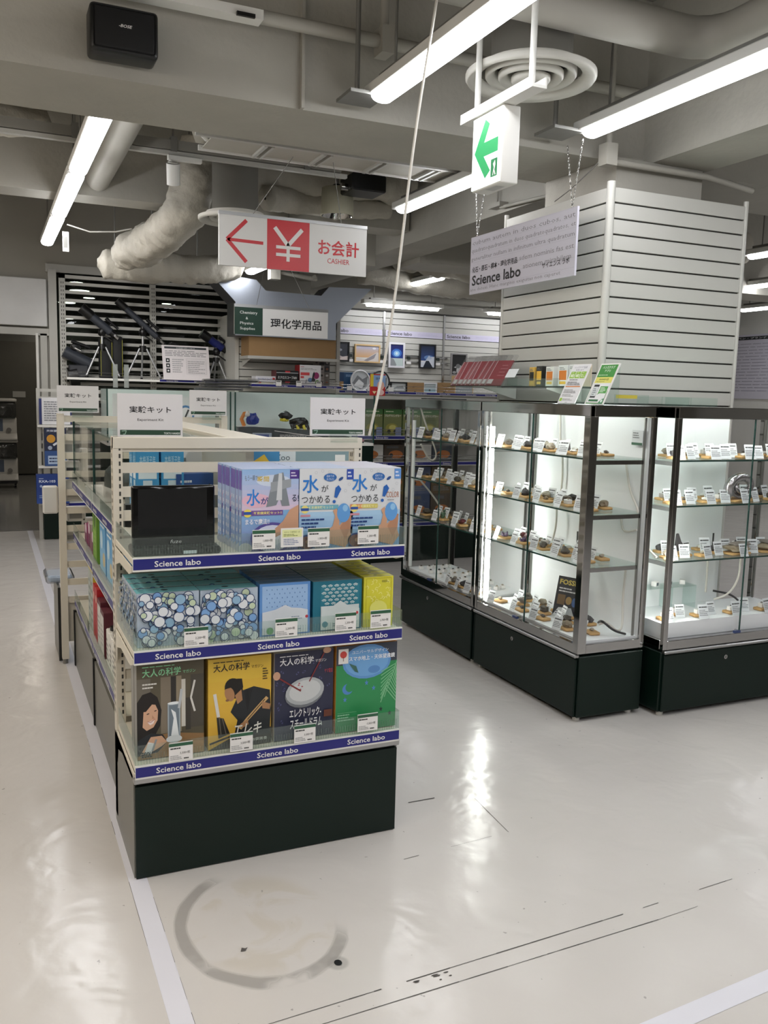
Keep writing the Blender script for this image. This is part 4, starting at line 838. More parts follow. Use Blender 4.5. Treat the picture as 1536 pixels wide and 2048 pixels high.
# far end frame
ef = thing('ladder_rack', 'far end frame of the shelf run with ladder crossbars', 'display shelf', (.34, 4.945, 0))
for x in (0, .875): put('upright', Mb().box(x, 0, .03, x+.035, .05, 1.365, cream), ef); put('foot', Mb().cyl((x+.017, .025, 0), (x+.017, .025, .03), .014, steel, 10), ef)
for k in range(11): put('crossbar', Mb().box(.035, .012, .34+.098*k, .875, .028, .374+.098*k, cream), ef)
put('base_panel', Mb().box(-.012, .055, .01, .0, .40, .42, MATS['base_side_grey']).box(-.014, .045, .01, .004, .055, .42, black), ef)
put('lower_panel', Mb().box(.035, .03, .12, .875, .04, .34, cream), ef)
for k, (x, z, w, h, d) in enumerate(((.40, 1.14, .06, .1, .03), (.41, 1.02, .07, .09, .04), (.42, .89, .09, .12, .03), (.43, .78, .10, .08, .05), (.49, .73, .06, .07, .04), (.47, 1.05, .05, .13, .02), (.42, .67, .11, .06, .05))):
    p = put('blister_pack', Mb().bev(-w/2, 0, 0, w/2, d, h, M('pack_white', '#cdccc8', .35), .006), None, (x, 5.0, z), label='%s pale hanging pack seen between the ladder crossbars' % ORD[k], cat='packaging', group='packs on the far end frame')
    put('product', Mb().rect(NEGY((0, 0, 0)), -w*.35, h*.2, w*.3, h*.6, P(('#8a8a88', '#2b2b2d', '#b5b4b0')[k % 3]), .0008), p)
put('blister_pack', Mb().bev(.26, 4.97, .83, .338, 5.0, .98, MATS['pack_white'], .008), label='white boxy pack sticking out beside the far end frame', cat='packaging')
put('plastic_pouch', Mb().bev(.27, 5.05, .43, .42, 5.3, .475, wrapm, .012).bev(.285, 5.07, .435, .41, 5.28, .468, M('pouch_blue', '#9fb3cc', .4, var=.4, scale=40), .01), label='clear wrapped bluish pouch lying beside the far end frame', cat='packaging')

# ================================================================== GLASS SHOWCASES IN THE MIDDLE AISLE
def showcase(x0, x1, y0, label):
    t = thing('glass_showcase', label, 'showcase', (x0, y0, 0)); w = x1-x0
    put('base', Mb().box(0, 0, 0, w, .42, 1.13, dgreen), t); put('deck', Mb().box(0, 0, 1.13, w, .42, 1.15, whiteen), t)
    put('back_panel', Mb().box(.01, .41, 1.15, w-.01, .42, 1.5, M('showcase_back', '#dfe8e6', .4)), t)
    put('glass_front', Mb().box(0, 0, 1.15, w, .006, 1.5, showglass), t); put('glass_side', Mb().box(0, .006, 1.15, .006, .41, 1.5, showglass), t); put('glass_side', Mb().box(w-.006, .006, 1.15, w, .41, 1.5, showglass), t)
    put('top_glass', Mb().box(-.005, -.005, 1.5, w+.005, .425, 1.508, edgeglass), t); put('corner_edge', Mb().box(-.003, -.003, 1.15, .006, .006, 1.5, MATS['dark_glass_edge']), t)
    put('corner_edge', Mb().box(w-.006, -.003, 1.15, w+.003, .006, 1.5, MATS['dark_glass_edge']), t)
    return t
showcase(.72, 1.54, 6.0, 'glass topped showcase with the telescope poster inside'); showcase(1.57, 2.62, 6.0, 'glass topped showcase holding the robot kits')
po = put('poster_panel', Mb().obox(NEGY((.78, 6.2, 1.16)), 0, 0, 0, .22, .31, .004, P('#d2d5d4')), label='poster of a black telescope inside the showcase', cat='poster')
put('print', Mb().line(NEGY((.78, 6.195, 1.16)), [(.06, .12), (.17, .24)], .03, P('#26282b')).line(NEGY((.78, 6.195, 1.16)), [(.1, .14), (.06, .02)], .008, P('#26282b')).line(NEGY((.78, 6.195, 1.16)), [(.11, .14), (.15, .02)], .008, P('#26282b')).greek(NEGY((.78, 6.195, 1.16)), .03, .26, .19, .3, 2, P('#55585a'), .001), po)
po = put('poster_panel', Mb().obox(NEGY((1.17, 6.2, 1.16)), 0, 0, 0, .2, .3, .004, P('#dfe2e2')), label='poster with a blue emblem inside the showcase', cat='poster')
em = Mb(); f_ = NEGY((1.17, 6.195, 1.16)); em.ell(f_, .1, .17, .06, .07, P('#4f7fae'), .001).ell(f_, .1, .17, .045, .055, P('#dfe2e2'), .0015).line(f_, [(.09, .14), (.12, .21)], .012, P('#2b2b2d'), .002); put('print', em, po)
dk = put('display_plinth', Mb().prism(Fr((1.6, 6.02, 1.15), X, Z), [(0, 0), (.95, 0), (.95, .03), (.55, .09), (.15, .11), (0, .11)], -.09, 0, M('dark_plinth', '#3d4346', .25)), label='dark sloping glossy plinth along the front of the robot showcase', cat='plinth')
f_ = NEGY((1.6, 6.018, 1.15)); pr_ = Mb().rect(f_, .1, .02, .24, .07, P('#8f9aa8')).rect(f_, .12, .035, .22, .06, P('#3f4f86'), .001).greek(f_, .30, .03, .5, .06, 3, P('#b9b9b9'), .001).line(f_, [(.26, .085), (.62, .04)], .004, P('#d5d2cf')).rect(f_, .62, .01, .95, .03, P('#a87a84')); put('print', pr_, dk)
rb = thing('robot_model', 'orange and blue robot kit model inside the showcase', 'model', (1.72, 6.2, 1.15)); ob = M('kit_orange', '#c97a35', .4); bb_ = M('kit_blue', '#26398c', .4)
put('stand', Mb().box(-.1, -.06, 0, .1, .06, .11, MATS['white_enamel']), rb); put('body', Mb().rock((.03, 0, .16), (.045, .03, .05), 3, bb_, 2, .4), rb); put('arm', Mb().tube([(-.03, 0, .11), (-.05, 0, .16), (-.03, 0, .2), (0, 0, .205)], .014, ob), rb); put('head', Mb().rock((-.01, 0, .195), (.022, .02, .022), 5, MATS['white_enamel'], 2, .2), rb)
dg = thing('robot_model', 'black and yellow robot dog kit model inside the showcase', 'model', (2.06, 6.2, 1.15)); yl = M('kit_yellow', '#d0c22c', .4)
put('stand', Mb().box(-.12, -.06, 0, .14, .06, .06, MATS['white_enamel']), dg)
put('body', Mb().rock((.04, 0, .13), (.075, .035, .045), 8, black, 2, .5), dg); put('head', Mb().rock((-.06, 0, .19), (.05, .03, .035), 2, black, 2, .6), dg)
put('jaw', Mb().rock((-.07, 0, .16), (.035, .025, .02), 4, yl, 2, .5), dg)
for x in (-.02, .02, .07, .1): put('leg', Mb().tube([(x, -.02, .12), (x+.01, -.03, .09), (x-.005, -.03, .055)], .012, yl if x in (.02, .07) else black, 8), dg)
ry = lambda p: p.r(0, 0, 1, 1, '#4a4a44').r(0, .8, 1, 1, '#5d6468').p([(.35, .3), (.45, .55), (.95, .55), (1, .2), (.7, .1), (.45, .12)], '#c9a62c').r(.4, .45, .9, .6, '#1c1d20').l([(.28, .2), (.3, .5), (.45, .65)], .06, '#8f9390').g(.2, .84, .6, .9, 1, '#9aa0a0')
shelf_box('kit_box', 'dark kit box with a yellow tracked robot on it inside the showcase', 2.33, 6.2, 1.15, .19, .06, .24, '#4a4a44', ry)
for k in range(4):
    o = put('wrapped_booklet', Mb().bev(-.16, -.12, 0, .16, .12, .012, M('booklet_dark', '#35363c', .3, var=.4, scale=20), .004).bev(-.17, -.13, -.002, .17, .13, .016, wrapm, .006), None, (1.50+.03*(k % 2)+.02*k, 6.2, 1.512+.02*k), R(6*k-12), '%s plastic wrapped dark booklet from the bottom of the stack on the showcase' % ORD[k], 'booklet', 'booklets on the showcase')
for k, x in enumerate((.76, .83)): put('plastic_strip', Mb().box(x, 6.0, 1.51, x+.03, 6.003, 1.66, glass('frosted_strip', '#e6e9e8', .6, .45, '#c9cfcd')), label='%s frosted plastic strip standing on the telescope poster showcase' % ORD[k], cat='strip')

# ================================================================== LOW WALL SHELF WITH KIT BOXES (beyond the aisle)
ms = thing('kit_shelf', 'low grey shelf unit with programming car kits beyond the aisle', 'display shelf', (2.72, 7.15, 0))
put('base', Mb().box(0, 0, .004, 1.75, .45, .33, dgreen), ms); put('top', Mb().box(-.02, -.02, 1.47, 1.75, .45, 1.50, MATS['grey_enamel']), ms); put('back_panel', Mb().box(0, .43, .33, 1.75, .45, 1.47, MATS['grey_enamel']), ms)
for z in (.345, .90, 1.135):
    sh = put('shelf', Mb().box(.0, .0, z-.02, 1.75, .43, z, MATS['grey_enamel']), ms); rr, lt = labo_rail(NEGY((0, -.004, z-.02)), 1.75, .035, (.42, .72, 1.1, 1.5), .12, sh); [put('lettering', q, sh) for q in lt]
    put('wire_guard', Mb().cyl((0, -.003, z+.045), (1.75, -.003, z+.045), .003, chrome, 6).cyl((0, -.003, z+.07), (1.75, -.003, z+.07), .003, chrome, 6), sh, kind='stuff')
for x in (0, .86): put('post', Mb().box(x, .40, .0, x+.03, .45, 1.5, MATS['grey_enamel']), ms)
def carp(seed):
    def fn(p):
        p.r(0, 0, 1, 1, '#6d7446').r(0, .82, 1, 1, '#3d6b35').t('プログラミングカー', .5, .72, .09, '#e6e6d6', .9, bold=1, al='c').g(.1, .88, .8, .95, 1, '#cfd6b6', seed)
        p.e(.45, .3, .35, .25, '#8f8a3f').e(.5, .33, .2, .13, '#bdb765').e(.3, .18, .1, .1, '#2a2d22').e(.65, .18, .1, .1, '#2a2d22').r(.66, .02, .98, .34, '#7c86a4')
    return fn
for k in range(4): shelf_box('kit_box', '%s green programming car box on the kit shelf' % ORD[k], 3.17+.19*k, 7.32, 1.137, .18, .1, .245, '#4d6b3a', carp(k), None, grp='programming car boxes')
ta = lambda c: (lambda p: p.r(0, 0, 1, 1, c).e(.5, .45, .3, .16, '#b06a35').r(.1, .8, .6, .92, '#555555').g(.1, .1, .9, .3, 3, '#777777').e(.3, .4, .08, .08, '#333333'))
n_ = 0
for (z, h, cs) in ((.902, .16, ('#c9c8c3', '#4b4034', '#c9c8c3', '#3f4650')), (.347, .26, ('#c5c4c0', '#5b4a32', '#3c4a6a', '#4b4034')), (.607, .25, ('#cac9c4', '#6a5a30', '#4f5a78', '#5b4a32'))):
    for k in range(4):
        shelf_box('kit_box', '%s construction kit box on the %s of the kit shelf' % (ORD[k], {.902: 'shelf under the green cars', .347: 'bottom shelf', .607: 'top of the bottom boxes'}[z]), 3.15+.245*k, 7.33, z, .235, .14, h, cs[k], ta(cs[k]), None, grp='construction kit boxes')
rp = put('snack_pack', Mb().obox(NEGY((3.10, 7.2, 1.50)), 0, 0, -.012, .145, .19, .0, P('#c02a2a')), label='red and yellow pack standing on top of the kit shelf', cat='packaging'); f_ = NEGY((3.10, 7.2, 1.50))
put('front_print', Mb().rect(f_, .0, .08, .145, .18, P('#8fb0dd')).rect(f_, 0, .08, .03, .19, P('#e0c838'), .001).ell(f_, .1, .09, .035, .04, P('#e6b8a8'), .0015).poly(f_, [(.02, .04), (.06, .04), (.04, .015)], P('#ecd9a8'), .0015).ell(f_, .1, .03, .035, .025, P('#ecc8c4'), .002).txt(f_, 'ヨキ', .05, .14, .022, P('#2b3a5a'), .05, n=.002, bold=1), rp)

# ================================================================== GLASS DISPLAY CASES
CW, CD, CH = .955, .385, 1.48
def display_case(label, loc, rz, shelves, deck, lit, backs, corner=.03):
    t = thing('display_case', label, 'display case', loc, rz, 'chrome framed fossil cases')
    put('base', Mb().bev(0, .012, .022, CW, CD, .318, dgreen, .004), t)
    put('drawer', Mb().bev(.012, .0, .024, CW-.012, .012, .305, dgreen, .003), t)
    lk = put('lock', Mb().cyl((CW*.42, .001, .262), (CW*.42, -.004, .262), .011, chrome, 16), t); put('keyhole', Mb().box(CW*.42-.0015, -.005, .256, CW*.42+.0015, -.0038, .268, black), lk)
    for x in (.04, CW-.04):
        for y in (.04, CD-.04): put('foot', Mb().cyl((x, y, 0), (x, y, .024), .017, rubber, 12), t)
    put('handle_strip', Mb().bev(.004, -.012, .312, CW-.004, .014, .328, alu, .004), t)
    for x, y, s in ((0, 0, .026), (CW-corner, 0, corner), (0, CD-.028, .028), (CW-.028, CD-.028, .028)): put('post', Mb().bev(x, y, .33, x+s, y+s, CH, chrome, .0025), t)
    put('bottom_rail', Mb().bev(.026, .0, .33, CW-corner, .022, .375, chrome, .002), t)
    put('bottom_rail', Mb().bev(CW-.022, corner, .33, CW, CD-.028, .375, chrome, .002), t); put('bottom_rail', Mb().bev(0, .026, .33, .022, CD-.028, .375, chrome, .002), t); put('bottom_rail', Mb().bev(.028, CD-.022, .33, CW-.028, CD, .375, chrome, .002), t)
    put('top_rail', Mb().bev(.0, -.002, 1.432, CW, .022, CH+.004, chrome, .002), t); put('top_rail', Mb().bev(CW-.022, .022, 1.432, CW+.002, CD, CH+.004, chrome, .002), t)
    put('top_rail', Mb().bev(-.002, .022, 1.432, .022, CD, CH+.004, chrome, .002), t); put('top_rail', Mb().bev(.022, CD-.022, 1.432, CW-.022, CD, CH+.004, chrome, .002), t)
    put('deck', Mb().box(.024, .05, .33, CW-.024, CD-.024, deck, caseback).box(.026, .044, .375, CW-.026, .05, deck, caseback), t)
    for (a, c) in backs: put('back_panel', Mb().box(a*CW, CD-.036 if a < .4 else CD-.03, .376, c*CW, CD-.031 if a < .4 else CD-.025, 1.43, caseback).box((c*CW-.06 if a < .4 else a*CW+.05), CD-.038, .70, (c*CW-.05 if a < .4 else a*CW+.06), CD-.0355, .82, groove), t)
    put('glass_side', Mb().box(.009, .028, .376, .013, CD-.03, 1.432, showglass), t); put('glass_side', Mb().box(CW-.013, corner+.002, .376, CW-.009, CD-.03, 1.432, showglass), t)
    put('glass_door', Mb().box(.028, .006, .37, CW*.5+.01, .010, 1.434, showglass), t); put('glass_door', Mb().box(CW*.5-.01, .013, .37, CW-corner-.002, .017, 1.434, showglass), t)
    put('door_edge', Mb().box(CW*.5+.008, .0045, .37, CW*.5+.013, .011, 1.434, MATS['dark_glass_edge']), t); put('door_lock', Mb().cyl((CW*.5-.02, .004, .39), (CW*.5-.02, -.02, .39), .008, chrome, 12).box(CW*.5-.05, -.024, .384, CW*.5-.012, -.01, .396, M('blue_lock', '#32406a', .3)), t)
    put('top_glass', Mb().box(.022, .022, CH-.004, CW-.022, CD-.022, CH+.002, edgeglass), t)
    for x in (.03, CW-.036):
        for y in (.032, CD-.05): put('slotted_strip', Mb().box(x, y, .376, x+.006, y+.012, 1.43, steel), t)
    for z in shelves:
        s = put('shelf', Mb().box(.028, .035, z-.008, CW-.028, CD-.04, z, edgeglass), t)
        put('shelf_edge', Mb().box(.028, .0335, z-.008, CW-.028, .035, z, MATS['dark_glass_edge']), s)
        put('support_rail', Mb().box(.03, .035, z-.028, .038, CD-.045, z-.0085, chrome), s); put('support_rail', Mb().box(CW-.038, .05, z-.028, CW-.03, CD-.045, z-.0085, chrome), s)
    tm = tubem if lit else M('unlit_tube', '#dfe3e2', .35)
    put('lamp_tube', Mb().cyl((.046, .045, deck+.01), (.046, .045, 1.35), .012, tm, 10), t)
    if lit: put('lamp_tube', Mb().cyl((.06, .034, 1.446), (CW-.08, .034, 1.446), .007, tm, 8), t)
    def cord(pts, lab, m_=None):
        P_ = [Vector(p) for p in pts]
        for it in range(3): P_ = [P_[0]]+[q for a, b in zip(P_, P_[1:]) for q in (a*.75+b*.25, a*.25+b*.75)]+[P_[-1]]
        put('cord', Mb().tube(P_, .0058, m_ or MATS['white_cable'], 6), t)
    return t, cord
boneM = [M('stone_'+c.lstrip('#'), c, .6, var=.35, scale=40, bump=.3, bscale=80) for c in ('#5e5850', '#3c3a3c', '#8a7d68', '#4c453c', '#736c64', '#a39a8a')]
amethyst = M('amethyst', '#4c3658', .25, var=.5, scale=50); ruddy = M('ruddy_crystal', '#6b3338', .35, var=.4, scale=40); greenst = M('green_stone', '#4f6a52', .4, var=.5, scale=40); silverm = M('silver_fossil', '#a9a6a8', .22, .9, var=.25, scale=25)
plm = None; cardm = None; cardp = None
def specimen(par_loc, rz, what, seed, label, group, w=.062, d=.045):
    global plm
    if plm is None: plm = Mb().bev(-.5, -.5, 0, .5, .5, 1, wood, .14, 2).mesh('plinth')
    g = random.Random(seed)
    t = thing('fossil_specimen', label, 'fossil', par_loc, rz+g.uniform(-.2, .2), group)
    p = put('plinth', plm, t); p.scale = (w, d, .014); z = .014
    if what == 'rock': m = Mb().rock((0, 0, z+.014), (w*.36, d*.38, .018), seed, g.choice(boneM), 2, .6)
    elif what == 'small': m = Mb().rock((0, 0, z+.007), (.014, .011, .009), seed, g.choice(boneM), 2, .6)
    elif what == 'crystal':
        m = Mb().rock((0, 0, z+.008), (.024, .018, .011), seed, amethyst, 2, .6)
        for i in range(6): a = g.uniform(0, 6.3); m.cyl((.012*math.cos(a), .009*math.sin(a), z+.006), (.026*math.cos(a), .018*math.sin(a), z+g.uniform(.022, .04)), .006, amethyst, 6, .0005)
    elif what == 'ruddy': m = Mb().rock((0, 0, z+.014), (.024, .02, .018), seed, ruddy, 2, .7)
    elif what == 'green': m = Mb().rock((0, 0, z+.018), (.02, .016, .024), seed, greenst, 2, .6)
    elif what == 'tooth': m = Mb().prism(Fr((-.04, .006, z), X, Z), [(0, 0), (.02, .025), (.026, .095), (.034, .098), (.05, .06), (.085, .012), (.08, 0), (.045, .012)], 0, .012, boneM[1])
    elif what == 'slab': m = Mb().rock((0, 0, z+.016), (.075, .05, .02), seed, boneM[2], 2, .5).rock((.02, 0, z+.04), (.07, .04, .012), seed+1, boneM[4], 2, .4)
    elif what == 'box': m = Mb().bev(-.018, -.014, z, .018, .014, z+.022, white, .002).rock((0, 0, z+.024), (.009, .008, .006), seed, g.choice(boneM), 1, .5)
    elif what == 'spiral':
        m = Mb(); pts, rs = [], []
        for i in range(46): a = i/45*11.5; r = .008+.0064*a; pts.append((r*1.15*math.cos(a), .02*math.cos(a*.5), z+.066+r*.78*math.sin(a))); rs.append(.005+.0021*a)
        m.tube(pts, rs, silverm, 10)
    elif what == 'point': m = Mb().add([(-.02, 0, z), (.02, 0, z), (0, .004, z+.045), (0, .012, z)], [(0, 1, 2), (1, 3, 2), (3, 0, 2)], boneM[1])
    else: m = Mb().rock((0, 0, z+.006), (.02, .016, .008), seed, MATS['white_enamel'], 2, .3)
    put('fossil', m, t); return t
def info_card(loc, rz, label, group, s=1.0):
    global cardm, cardp
    if cardm is None:
        f = Fr((-.023, 0, 0), X, (0, .32, .95)); cardm = Mb().obox(f, 0, 0, -.0008, .046, .058, 0, M('specimen_card', '#d6dadc', .4, var=.02)).mesh('specimen_card')
        p = Pr(f, .046, .058); p.g(.1, .72, .9, .9, 1, '#26282a', 2).g(.08, .2, .92, .66, 4, '#7b7f82', 4); cardp = p.mb.mesh('card_print')
    o = put('specimen_card', cardm, None, loc, rz, label, 'price card', group); o.scale = (s, s, s); put('card_print', cardp, o); return o
def fill(case_loc, rz, shelf_name, case_name, count_from, z, whats, y_rows, seed, x0=.07, x1=.89, cards=True, skip=()):
    g = random.Random(seed); n = len(whats); c, s_ = math.cos(rz), math.sin(rz)
    def W(x, y, zz): return (case_loc[0]+x*c-y*s_, case_loc[1]+x*s_+y*c, zz)
    nm = {'rock': 'stone', 'small': 'small stone', 'crystal': 'purple crystal', 'ruddy': 'ruddy crystal', 'green': 'green stone', 'tooth': 'dark shark tooth', 'slab': 'broad layered slab', 'box': 'boxed mineral', 'spiral': 'large silvery spiral ammonite', 'point': 'dark pointed fossil', 'pale': 'pale lump'}
    for i, wt in enumerate(whats):
        x = x0+(x1-x0)*(i+.5)/n+g.uniform(-.008, .008); y = y_rows[i % len(y_rows)]
        w, d = (.075, .055) if wt not in ('slab', 'spiral', 'tooth') else ((.14, .08) if wt == 'slab' else (.13, .07))
        specimen(W(x, y, z), rz, wt, seed*31+i, '%s on plinth, %s along the %s of the %s' % (nm[wt], ORD[i], shelf_name, case_name), 'fossils on the %s of the %s' % (shelf_name, case_name), w, d)
        if cards and i not in skip:
            info_card(W(x-.014, y-.03-d/2, z+.0005), rz+g.uniform(-.25, .25), 'card of the %s piece, %s of the %s' % (ORD[i], shelf_name, case_name), 'specimen cards on the %s of the %s' % (shelf_name, case_name), g.uniform(1.1, 1.3))
RZL = R(-90)
A0, B0, C0 = (2.47, 5.155, 0), (2.47, 4.185, 0), (2.905, 3.15, 0)
_, cA = display_case('farthest chrome fossil case, dim, beside the aisle', A0, RZL, (1.24, .985, .738), .385, False, ((.48, .99),))
cA([(.10, .06, 1.43), (.12, .10, 1.3), (.1, .2, 1.12), (.08, .15, 1.08), (.12, .06, 1.2)], ''); cA([(.1, .06, .98), (.06, .2, .85), (.12, .25, .74), (.1, .3, .66), (.06, .28, .72)], '')
_, cB = display_case('corner chrome fossil case with the glowing vertical tube', B0, RZL, (1.24, .985, .738), .385, True, ((.02, .52), (.48, .985)), .046)
cB([(.26, .33, 1.43), (.27, .33, 1.3), (.28, .33, 1.24)], ''); cB([(.3, .33, 1.2), (.31, .33, 1.1), (.3, .33, 1.0)], ''); cB([(.28, .32, .97), (.32, .3, .85), (.29, .3, .75)], '')
cB([(.80, .34, 1.22), (.84, .34, 1.08), (.92, .33, 1.0), (.92, .33, .98)], ''); cB([(.80, .33, .955), (.82, .33, .87), (.92, .33, .9)], ''); cB([(.86, .33, .70), (.85, .33, .55), (.9, .3, .42), (.92, .25, .41), (.9, .2, .46), (.87, .18, .44)], ''); cB([(.84, .2, .44), (.9, .17, .47), (.93, .22, .42), (.92, .3, .395)], '', black)
cB([(.1, .2, .392), (.16, .24, .41), (.2, .2, .40), (.14, .16, .41), (.1, .22, .40)], '', black)
_, cC = display_case('chrome fossil case facing the camera with the silver ammonite', C0, 0, (1.236, 1.02, .753), .45, True, ((.02, .70),), .03)
cC([(.10, .3, 1.2), (.06, .3, 1.12), (.05, .3, 1.1)], ''); cC([(.05, .3, .95), (.03, .2, .8), (.03, .12, .76)], ''); cC([(.56, .1, .74), (.58, .12, .62), (.56, .16, .53), (.50, .2, .50)], ''); cC([(.52, .28, .74), (.52, .28, .52)], ''); cC([(.55, .26, .53), (.62, .2, .52), (.66, .16, .47)], '', black)
fill(A0, RZL, 'upper shelf', 'farthest case', '', 1.241, ['rock', 'small', 'rock', 'small', 'rock', 'pale', 'rock'], (.11, .15), 1)
fill(A0, RZL, 'middle shelf', 'farthest case', '', .986, ['small', 'rock', 'small', 'box', 'rock', 'small', 'rock', 'box'], (.11, .2), 2)
fill(A0, RZL, 'lower shelf', 'farthest case', '', .739, ['rock', 'green', 'green', 'pale', 'ruddy', 'rock', 'small'], (.11, .19), 3)
k = 0
for j in range(5):
    for i in range(6):
        lx, ly = .12+.135*i+.02*(j % 2), .09+.05*j
        o = put('mineral_box', Mb().bev(-.016, -.013, 0, .016, .013, .02, white, .002), None, (A0[0]+ly, A0[1]-lx, .386), RZL+rnd.uniform(-.3, .3), 'small white mineral box, %s in row %s on the floor of the farthest case' % (ORD[i], ('one', 'two', 'three', 'four', 'five')[j]), 'box', 'mineral boxes on the floor of the farthest case')
        put('mineral', Mb().rock((0, 0, .022), (.009, .008, .007), k+2, boneM[k % 6], 1, .5), o); k += 1
fill(A0, RZL, 'floor edge', 'farthest case', '', .386, ['rock', 'rock', 'rock'], (.075,), 4, .55, .9)
fill(B0, RZL, 'upper shelf', 'tube lit case', '', 1.241, ['rock', 'small', 'rock', 'small', 'rock', 'point', 'pale', 'small'], (.11, .15), 5, .06, .84)
fill(B0, RZL, 'middle shelf', 'tube lit case', '', .986, ['small', 'box', 'rock', 'rock', 'small', 'rock', 'box', 'rock', 'small'], (.11, .17), 6)
fill(B0, RZL, 'lower shelf', 'tube lit case', '', .739, ['crystal', 'ruddy', 'crystal', 'box', 'rock', 'small', 'rock', 'rock', 'small'], (.11, .18), 7)
fill(B0, RZL, 'floor', 'tube lit case', '', .386, ['small', 'rock', 'small', 'rock', 'small', 'rock', 'rock', 'small'], (.095, .17), 8)
fill(B0, RZL, 'floor back row', 'tube lit case', '', .386, ['rock', 'rock', 'small', 'small', 'rock'], (.26,), 9, .08, .75)
fill(C0, 0, 'upper shelf', 'camera facing case', '', 1.237, ['rock', 'small', 'box', 'rock', 'pale', 'rock', 'small', 'rock'], (.10, .14), 10, .03, .90)
fill(C0, 0, 'middle shelf', 'camera facing case', '', 1.021, ['small', 'small', 'pale', 'box', 'spiral', 'small', 'rock', 'small'], (.10, .13), 11, .03, .90)
fill(C0, 0, 'lower shelf', 'camera facing case', '', .754, ['rock', 'tooth', 'small', 'rock', 'slab', 'rock', 'slab', 'rock'], (.10, .15), 12, .03, .92)
fill(C0, 0, 'floor', 'camera facing case', '', .451, ['box', 'box', 'box', 'pale', 'box', 'small', 'box', 'box'], (.10, .16), 13, .04, .9)
for q, (CL, rz_, cn, zs) in enumerate(((A0, RZL, 'farthest case', (1.241, .986, .739)), (B0, RZL, 'tube lit case', (1.241, .986, .739)), (C0, 0, 'camera facing case', (1.237, 1.021, .754)))):
    for j, zz in enumerate(zs): fill(CL, rz_, ('upper', 'middle', 'lower')[j]+' shelf back row', cn, '', zz, rnd.sample(['rock', 'small', 'pale', 'box', 'rock', 'small'], 6), (.245, .225), 40+q*5+j, .1, .86)
ri = thing('glass_riser', 'small clear glass riser on the floor of the camera facing case', 'stand', (2.97, 3.40, .451)); put('top', Mb().box(0, 0, .115, .36, .09, .12, edgeglass), ri)
for x in (0, .2, .355): put('leg', Mb().box(x, 0, 0, x+.005, .09, .115, edgeglass), ri)
for k in range(4): put('mineral_box', Mb().bev(-.016, -.014, 0, .016, .014, .024, white, .002).rect(NEGY((-.016, -.0142, 0)), .008, .004, .026, .02, P('#3c4a52')), None, (3.0+.09*k, 3.44, .572), .3*k, '%s white mineral box on the glass riser' % ORD[k], 'box', 'mineral boxes on the riser')
bk = thing('catalogue', 'dark catalogue with fossil pictures leaning inside the tube lit case', 'book', (2.70, 3.66, .386), R(-68))
f_ = Fr((-.075, 0, 0), X, (0, .25, .97)); put('cover', Mb().obox(f_, 0, 0, -.006, .15, .21, 0, P('#1b1d24', .25)), bk)
p = Pr(f_, .15, .21); p.r(.02, .02, .98, .98, '#1d1f28').t('FOSSIL', .08, .8, .13, '#cdb85a', .8, bold=1.5).g(.1, .6, .9, .74, 2, '#cfd0d2').r(.1, .3, .4, .55, '#6a5334').e(.55, .42, .12, .14, '#9a7d4a').e(.78, .4, .1, .16, '#3f5f8f').p([(.0, .0), (.9, .0), (.7, .25), (.2, .22)], '#c9cdd0').g(.1, .05, .6, .15, 2, '#444a55'); put('front_print', p.mb, bk)
nt_ = put('note_panel', Mb().obox(NEGX((2.80, 3.34, 1.30)), 0, 0, -.003, .075, .07, 0, MATS['specimen_card']), label='small white note fixed to the back panel of the tube lit case', cat='note'); put('print', Mb().greek(NEGX((2.7995, 3.34, 1.30)), .008, .03, .06, .062, 3, P('#6a6e70')).rect(NEGX((2.7995, 3.34, 1.30)), 0, 0, .075, .012, P('#2b5a40')), nt_)

# things on top of the cases
def member_sign(x, y, label, fn):
    t = put('club_sign', Mb().obox(Fr((0, .07, 0), (0, -1, 0), (.42, 0, .91)), 0, 0, -.004, .135, .205, 0, white), None, (x, y, 1.486), 0, label, 'sign')
    p = Pr(Fr((0, .07, 0), (0, -1, 0), (.42, 0, .91)), .135, .205); fn(p); put('print', p.mb, t)
    put('strut', Mb().box(.085, -.06, 0, .09, .06, .17, acryl).box(0, -.07, 0, .12, .07, .003, acryl), t)
def ms1(p):
    p.r(.02, .01, .98, .99, '#dcdde0').t('ハンズクラブ会員', .5, .89, .055, '#3f4560', .72, al='c').t('新規入会で', .5, .835, .035, '#3f4560', .45, al='c')
    for k, s in enumerate(('¥0', '¥0', 'なし')): p.r(.07+.3*k, .64, .34+.3*k, .81, '#8db83c').t(s, .205+.3*k, .665, .085, '#eef3df', .2, bold=1, al='c').g(.12+.3*k, .77, .3+.3*k, .795, 1, '#dfeabf')
    p.g(.15, .58, .9, .62, 1, '#666666').g(.1, .46, .95, .56, 3, '#444444').r(.08, .42, .92, .445, '#d98a4a').g(.1, .26, .9, .36, 3, '#777777').g(.1, .17, .9, .24, 2, '#999999').r(.06, .06, .2, .14, '#9bc43c').g(.24, .07, .9, .13, 2, '#999999').t('hands', .5, .02, .022, '#555555', .12, al='c')
